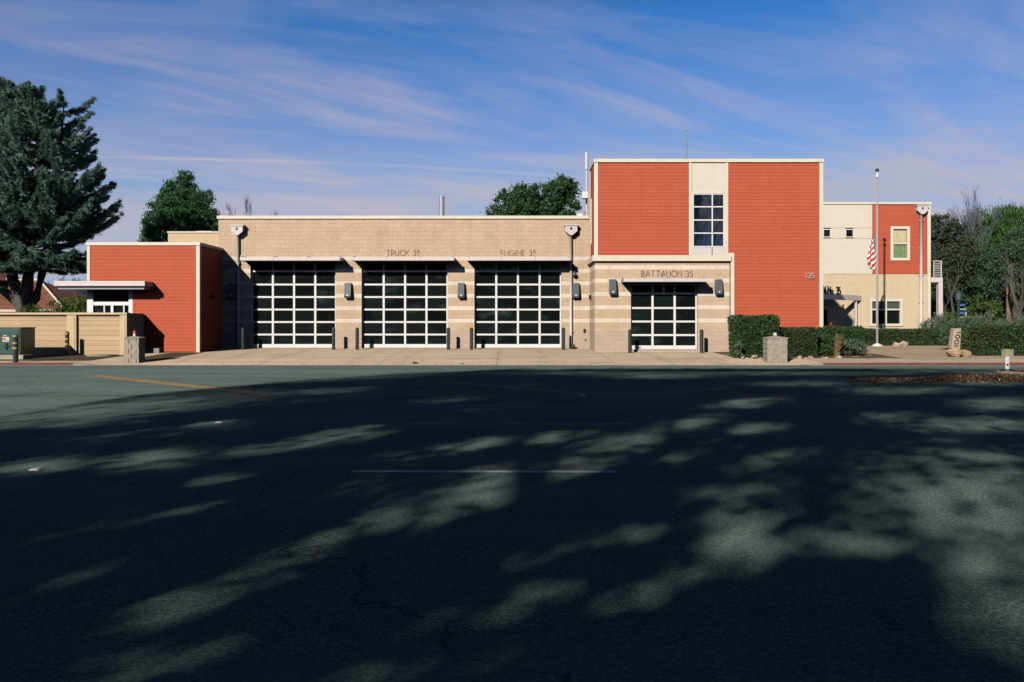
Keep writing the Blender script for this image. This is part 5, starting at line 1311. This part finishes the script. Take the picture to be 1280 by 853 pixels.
# ------------------------------------------------------------------ street trees on the camera's side: they shade the road
# light pools that reach the asphalt (centre px, centre py, semi-axes, slope in degrees, strength)
POOLS = [(50, 583, 48, 8, -3, 1), (190, 572, 55, 7, -8, .9), (195, 583, 50, 6, -6, .6), (415, 548, 55, 7, -8, 1), (300, 564, 25, 5, -8, .8), (345, 559, 22, 5, -8, .9), (275, 599, 28, 5, -8, .6),
 (640, 606, 95, 19, -11, 1.1), (510, 646, 95, 17, -18, 1.0), (390, 690, 120, 15, -20, .5), (250, 745, 130, 12, -19, .27), (110, 655, 80, 5, -16, .3), (205, 645, 70, 5, -14, .3), (50, 740, 110, 8, -20, .27),
 (500, 822, 160, 30, -14, .40), (230, 825, 110, 10, -18, .25),
 (695, 547, 45, 6, -5, .9), (785, 552, 52, 8, -9, 1), (860, 530, 30, 6, -5, 1.1), (935, 504, 42, 5, -4, 1), (940, 536, 32, 5, -3, 1), (838, 566, 36, 9, -12, .8), (600, 556, 45, 6, -9, .8),
 (915, 620, 46, 9, -3, .7), (930, 668, 42, 28, 20, .72), (800, 670, 46, 10, -8, .55), (810, 742, 75, 18, -24, .52), (880, 712, 50, 18, -24, .55), (700, 688, 85, 10, -16, .28), (660, 745, 70, 12, -16, .22),
 (1055, 677, 55, 13, 3, .9), (1215, 632, 105, 46, 6, 1.1), (1245, 715, 70, 55, 20, 1.0), (1275, 800, 30, 60, 0, .8), (1140, 604, 55, 9, 3, .9), (1215, 530, 85, 7, 0, 1), (1222, 571, 50, 5, 4, 1),
 (1250, 505, 45, 7, 0, 1), (965, 575, 50, 8, -9, .5), (1110, 520, 35, 5, -2, .6), (560, 500, 40, 3, -3, .5), (120, 513, 170, 10, -5, 1), (60, 530, 90, 5, -3, .8), (400, 489, 60, 3, -3, .5), (255, 531, 40, 4, -4, .5), (130, 545, 60, 4, -5, .5), (1000, 480, 60, 3, 0, .6), (1235, 476, 60, 5, 0, .9), (1262, 465.5, 42, 4, 0, 1.1), (985, 467, 150, 2.2, 0, .6), (760, 466.5, 120, 2.2, 0, .5), (420, 473, 110, 3, -3, .6), (1180, 464, 60, 2, 0, .6), (1120, 476, 40, 3, 0, .7), (820, 470, 60, 3, 0, .8), (1130, 488, 70, 4, 0, .7)]
def lightness(px, py):
    v = np.zeros_like(px)
    for cx, cy, a, b, ang, s in POOLS:
        a, b = a * 1.05, b * 1.08; c, sn = math.cos(math.radians(ang)), math.sin(math.radians(ang))
        dx, dy = px - cx, py - cy
        q = np.sqrt(((dx * c + dy * sn) / a) ** 2 + ((-dx * sn + dy * c) / b) ** 2)
        v = np.maximum(v, s * np.exp(-(q * .95) ** 2.4))
    return np.clip(v, 0, 1)
# far limit of the shade on the road as a function of x
LIMX = [-30, -9, -8.4, -6.4, -3.6, 0, 7.2, 17, 40]; LIMY = [9, 12.5, 17.4, 21.6, 25.4, 27.6, 27.9, 27.9, 27.9]
kx, ky = SUN[0] / -SUN[2], SUN[1] / -SUN[2]
TREES = [(-24.5, -7.0), (-15.6, -6.2), (-6.75, -6.0), (2.2, -6.6), (11.5, -7.2)]
def in_crown(x, y, z, t):
    q = (np.abs(x - t[0]) / 5.6) ** 2.6 + (np.abs(y - t[1] - 4.0) / 10.5) ** 2.6 + (np.abs(z - 11.6) / 7.4) ** 2.6
    return q
N = 3000000
gx = rng.uniform(-26, 34, N); gy = rng.uniform(-2, 29, N); hz = 4.4 + 14.4 * rng.uniform(0, 1, N)
cx, cy, cz = gx - kx * hz, gy - ky * hz, hz
Q = np.stack([in_crown(cx, cy, cz, t) for t in TREES], 0); own = Q.argmin(0); ok = Q.min(0) < 1
ok &= gy < np.interp(gx, LIMX, LIMY) + rng.normal(0, .5, N) - .25
gyc = np.maximum(gy, .8); ppx = 640 + 1000 * gx / gyc; ppy = 405 + 1600 / gyc
# hollows between the leaf masses
ok &= ~((cy > 0.5) & (cz - EYE < .50 * cy + 1.2))          # keep boughs above head height over the carriageway
idx = np.where(ok)[0]
dens = {0: 1.0}
# crowns shaped to cast the listed light pools: leaves thinned per road cell
cell = (np.floor(gx[idx] / .5) * 1000 + np.floor(gy[idx] / .5)).astype(int)
order = rng.permutation(len(idx)); idx = idx[order]; cell = cell[order]
srt = np.argsort(cell, kind='stable'); cs = cell[srt]; first = np.r_[True, cs[1:] != cs[:-1]]
pos = np.arange(len(cs)) - np.maximum.accumulate(np.where(first, np.arange(len(cs)), 0))

def wav(a, b, f, p): return np.sin(a * f + p) * np.sin(b * f * .8 + 1.7 * p)
su, sv = gx * .88 - gy * .475, gx * .475 + gy * .88            # across / along the sun's ground track
haze_l = .5 + .5 * (wav(su, sv * .45, 1.5, .4) * .6 + wav(su, sv * .5, 3.3, 1.9) * .4)
Lp = lightness(ppx, ppy)
brk = wav(su, sv * .30, 5.5, .9) * .5 + wav(su, sv * .35, 10.5, 2.3) * .35 + wav(su, sv, 4.1, 3.1) * .35
Lp = np.clip(Lp * (.97 + .32 * brk), 0, 1)
T_ = .0 + .80 * Lp ** 1.25 + .17 * (np.clip(haze_l - .50, 0, .5) / .5) ** 1.2 * np.clip(.30 + Lp * 2, 0, 1)
lsz = np.where(T_ > .02, .17, .34)
cap = np.where(T_ > .02, -np.log(np.clip(T_, .02, .985)) / (1.6 * .17 ** 2), 46)
idx = idx[srt][pos < cap[idx[srt]]]
P = np.stack([cx, cy, cz], 1)[idx]; own = own[idx]; lsz = lsz[idx]
bare_tree('bare_tree', 'tall leafless tree on the near side, right of the camera', (20.5, -9, .11), 15.5, .32, 6, .42, .2, 'bark', 'leafless trees on the near side', half=5)
bare_tree('bare_tree', 'second leafless tree on the near side, farthest to the right', (27, -13, .11), 16, .34, 6, .42, .2, 'bark', 'leafless trees on the near side', half=5)
labs = ['street tree far left on the near side of the road', 'leafy street tree left of the camera on the near side', 'broad street tree behind the camera on the near side', 'street tree right of the camera on the near side', 'street tree far right on the near side of the road']
for k, t in enumerate(TREES):
    base = (t[0], t[1], .11)
    T = thing('street_tree', labs[k], 'tree', base, 'street trees on the near side')
    np_mesh('crown', leaves(P[own == k], lsz[own == k], .75), 4, M['street_leaf'], T)
    mb = MB(); tr = .40
    pts = [Vector((t[0], t[1], .05 + 15.5 * i / 8)) + Vector((rng.normal(0, .12), rng.normal(0, .12), 0)) * (0 < i) for i in range(9)]
    mb.tube(pts, [.46, .40, .36, .32, .27, .22, .16, .11, .05], 10)
    for i in range(14):
        q = pts[2 + i % 5]; a = rng.uniform(0, 2 * PI); L = rng.uniform(3, 6.0)
        en = q + Vector((math.cos(a) * L * .85, math.sin(a) * L + .8, L * rng.uniform(.35, .9)))
        if en.y > 1.5 and en.z < 4: continue
        mid = q.lerp(en, .5) + Vector((0, 0, .25)); r0 = .16 - .012 * (i % 5)
        mb.tube([q, mid, en], [r0, r0 * .6, r0 * .15], 7, cap=False)
        for s in range(3):
            b2 = q.lerp(en, .4 + .2 * s); e2 = b2 + Vector((rng.normal(0, 1.1), rng.normal(0, 1.1), rng.uniform(.2, 1.4)))
            mb.tube([b2, e2], [r0 * .35, .012], 5, cap=False)
    mb.obj('trunk', M['bark'], T)

# unseen hedge and side trees added to keep low sky light off the road
hedge('sky_block_hedge', -80, 80, -18, -16.5, .1, 6.6, 26000, .55, M['hedge'], 'long unseen hedge added behind the street trees to block low sky', None, 0, 'hedge', .18)
for k, (x, y, h_, lab) in enumerate(((-34, -9, 13, 'unseen tree added at left to block sky, outermost of three'), (-31.5, -1, 12, 'unseen tree added at left to block sky, the middle one'), (-30.5, 6, 9.5, 'unseen tree added at left to block sky, nearest the far kerb'),
        (33, -9, 13, 'unseen tree added at right to block sky, on the near verge'), (33, 0, 13, 'unseen tree added at right to block sky, by the near kerb'), (32, 9, 12.5, 'unseen tree added at right to block sky, in the middle'), (32, 17, 12, 'unseen tree added at right to block sky, nearest the station side'))):
    tree('street_tree', lab, (x, y, .0), h_, [(x, y, h_ * .66, 3.4, 4.4, h_ * .36), (x + .5, y + 1, h_ * .3, 3.2, 4.2, h_ * .32)], 420, 60, .75, .45, M['street_leaf'], .35, .7, None, 'added trees blocking sky along the road')

# ------------------------------------------------------------------ sky, sun, camera
W = bpy.data.worlds.new('World'); S.world = W; W.use_nodes = True
nt = W.node_tree; nd = nt.nodes; lk = nt.links
bg = nd['Background']; sky = nd.new('ShaderNodeTexSky'); sky.sky_type = 'NISHITA'; sky.sun_disc = False
el = math.atan2(.60, math.hypot(.54, 1)); sky.sun_elevation = el; sky.sun_rotation = math.atan2(-SUN[0], -SUN[1]) % (2 * PI)
sky.air_density = 1.0; sky.dust_density = 0.3; sky.ozone_density = 3.0; sky.altitude = 0
SKY_STRENGTH = 0.05
bg.inputs['Strength'].default_value = SKY_STRENGTH
tc = nd.new('ShaderNodeTexCoord')
def wm(op, a, b=None, clamp=False):
    n = nd.new('ShaderNodeMath'); n.operation = op; n.use_clamp = clamp
    for i, v in enumerate((a, b)):
        if v is None: continue
        if isinstance(v, (int, float)): n.inputs[i].default_value = v
        else: lk.new(v, n.inputs[i])
    return n.outputs[0]
sp = nd.new('ShaderNodeSeparateXYZ'); lk.new(tc.outputs['Generated'], sp.inputs[0])
zc = wm('ADD', wm('MAXIMUM', sp.outputs[2], 0.0), 0.10)
def wcomb(x, y, z):
    c = nd.new('ShaderNodeCombineXYZ')
    for i, v in enumerate((x, y, z)):
        if isinstance(v, (int, float)): c.inputs[i].default_value = v
        else: lk.new(v, c.inputs[i])
    return c.outputs[0]
plane = wcomb(wm('DIVIDE', sp.outputs[0], zc), wm('DIVIDE', sp.outputs[1], zc), 0.0)   # a cloud layer seen from below
def wmap(v, scale, rot=0, loc=(0, 0, 0)):
    n = nd.new('ShaderNodeMapping'); n.inputs['Scale'].default_value = scale; n.inputs['Rotation'].default_value = (0, 0, rot); n.inputs['Location'].default_value = loc
    lk.new(v, n.inputs['Vector']); return n.outputs[0]
def wnoise(v, s, d, r, dist=0):
    n = nd.new('ShaderNodeTexNoise'); n.inputs['Scale'].default_value = s; n.inputs['Detail'].default_value = d; n.inputs['Roughness'].default_value = r; n.inputs['Distortion'].default_value = dist
    lk.new(v, n.inputs['Vector']); return n.outputs['Fac']
def wramp(f, stops):
    n = nd.new('ShaderNodeValToRGB'); e = n.color_ramp.elements
    while len(e) < len(stops): e.new(.5)
    for i, (p, c) in enumerate(stops): e[i].position = p; e[i].color = (c, c, c, 1)
    lk.new(f, n.inputs[0]); return n.outputs[0]
c1 = wramp(wnoise(wmap(wmap(plane, (1, 1, 1), -.42), (.52, 1.2, 1), 0, (3.1, 1.7, 0)), .80, 6, .54, 1.8), [(.46, 0), (.74, 1)])
c2 = wramp(wnoise(wmap(wmap(plane, (1, 1, 1), -.55), (.40, 1.3, 1), 0, (7.7, 2.2, 0)), 1.2, 6, .56, 2.2), [(.45, 0), (.74, 1)])
c3 = wramp(wnoise(wmap(plane, (.18, .75, 1), -.12, (1.2, 5.1, 0)), 1.1, 6, .5, .5), [(.38, 0), (.62, 1)])
low = wramp(sp.outputs[2], [(.02, 1.0), (.18, .90), (.27, .42), (.37, .0)])
cov = wm('ADD', wm('MULTIPLY', c1, .30), wm('MULTIPLY', c2, .32))
cov = wm('ADD', cov, wm('MULTIPLY', low, wm('ADD', .46, wm('MULTIPLY', c3, .50))))
# an old contrail: one thin straight line on the cloud layer
pn = wm('ADD', wm('MULTIPLY', wm('DIVIDE', sp.outputs[0], zc), -.2127), wm('MULTIPLY', wm('DIVIDE', sp.outputs[1], zc), .977))
al = wm('DIVIDE', sp.outputs[0], zc)
wig = wm('MULTIPLY', wm('SUBTRACT', wnoise(plane, 3.0, 3, .5), .5), .05)
dl = wm('ABSOLUTE', wm('SUBTRACT', wm('ADD', pn, wig), 3.36))
ctr = wm('MULTIPLY', wramp(dl, [(.008, 1), (.034, 0)]), wm('MULTIPLY', wramp(wm('ADD', wm('MULTIPLY', al, .25), .6), [(.16, 0), (.26, 1), (.55, 1), (.72, 0)]), wramp(wnoise(plane, 2.2, 4, .6), [(.3, .15), (.6, 1)])))
cov = wm('ADD', cov, wm('MULTIPLY', ctr, .40))
cov = wm('MULTIPLY', cov, wramp(sp.outputs[2], [(.24, 1.0), (.38, .75), (.5, .04)]), True)
tint = nd.new('ShaderNodeMix'); tint.data_type = 'RGBA'; tint.blend_type = 'MULTIPLY'; tint.inputs[0].default_value = 1.0
lk.new(sky.outputs[0], tint.inputs[6]); zen = wramp(sp.outputs[2], [(.36, 1.0), (.47, .13)])
tm_ = nd.new('ShaderNodeMix'); tm_.data_type = 'RGBA'; lk.new(zen, tm_.inputs[0]); tm_.inputs[6].default_value = (.0, .0, .0, 1); tm_.inputs[7].default_value = (0.38, 1.34, 2.25, 1)
lk.new(tm_.outputs[2], tint.inputs[7])
mx = nd.new('ShaderNodeMix'); mx.data_type = 'RGBA'; lk.new(cov, mx.inputs[0]); lk.new(tint.outputs[2], mx.inputs[6])
pk = wramp(wnoise(wmap(plane, (.5, .8, 1), 0, (2.0, 9.0, 0)), .8, 3, .5), [(.40, 0), (.62, 1)])
cm = nd.new('ShaderNodeMix'); cm.data_type = 'RGBA'; lk.new(pk, cm.inputs[0])
for i_, CL in ((6, (.42, .455, .585)), (7, (.56, .475, .54))): cm.inputs[i_].default_value = (CL[0] / SKY_STRENGTH, CL[1] / SKY_STRENGTH, CL[2] / SKY_STRENGTH, 1)
lk.new(cm.outputs[2], mx.inputs[7])
lk.new(mx.outputs[2], bg.inputs['Color'])

sl = bpy.data.lights.new('sun', 'SUN'); sl.energy = 5.0; sl.angle = math.radians(.85); sl.color = (1.0, .935, .84)
so = bpy.data.objects.new('sun', sl); COL.objects.link(so)
so.rotation_euler = Vector(SUN).to_track_quat('-Z', 'Y').to_euler(); so.location = (-20, -40, 30)

cam = bpy.data.cameras.new('camera'); co = bpy.data.objects.new('camera', cam); COL.objects.link(co)
co.location = (0, 0, EYE); co.rotation_euler = (PI / 2, 0, 0)
cam.sensor_width = 36; cam.lens = 36 * 1000 / 1280; cam.shift_y = -(853 / 2 - 405) / 1280; cam.clip_end = 3000; cam.clip_start = .05
S.camera = co
S.view_settings.view_transform = 'Standard'; S.view_settings.look = 'None'; S.view_settings.exposure = 0.0; S.view_settings.gamma = 1.0
S.view_settings.use_curve_mapping = False
S.render.resolution_x = 1024; S.render.resolution_y = 682
S.cycles.max_bounces = 6; S.cycles.diffuse_bounces = 0; S.cycles.use_denoising = True
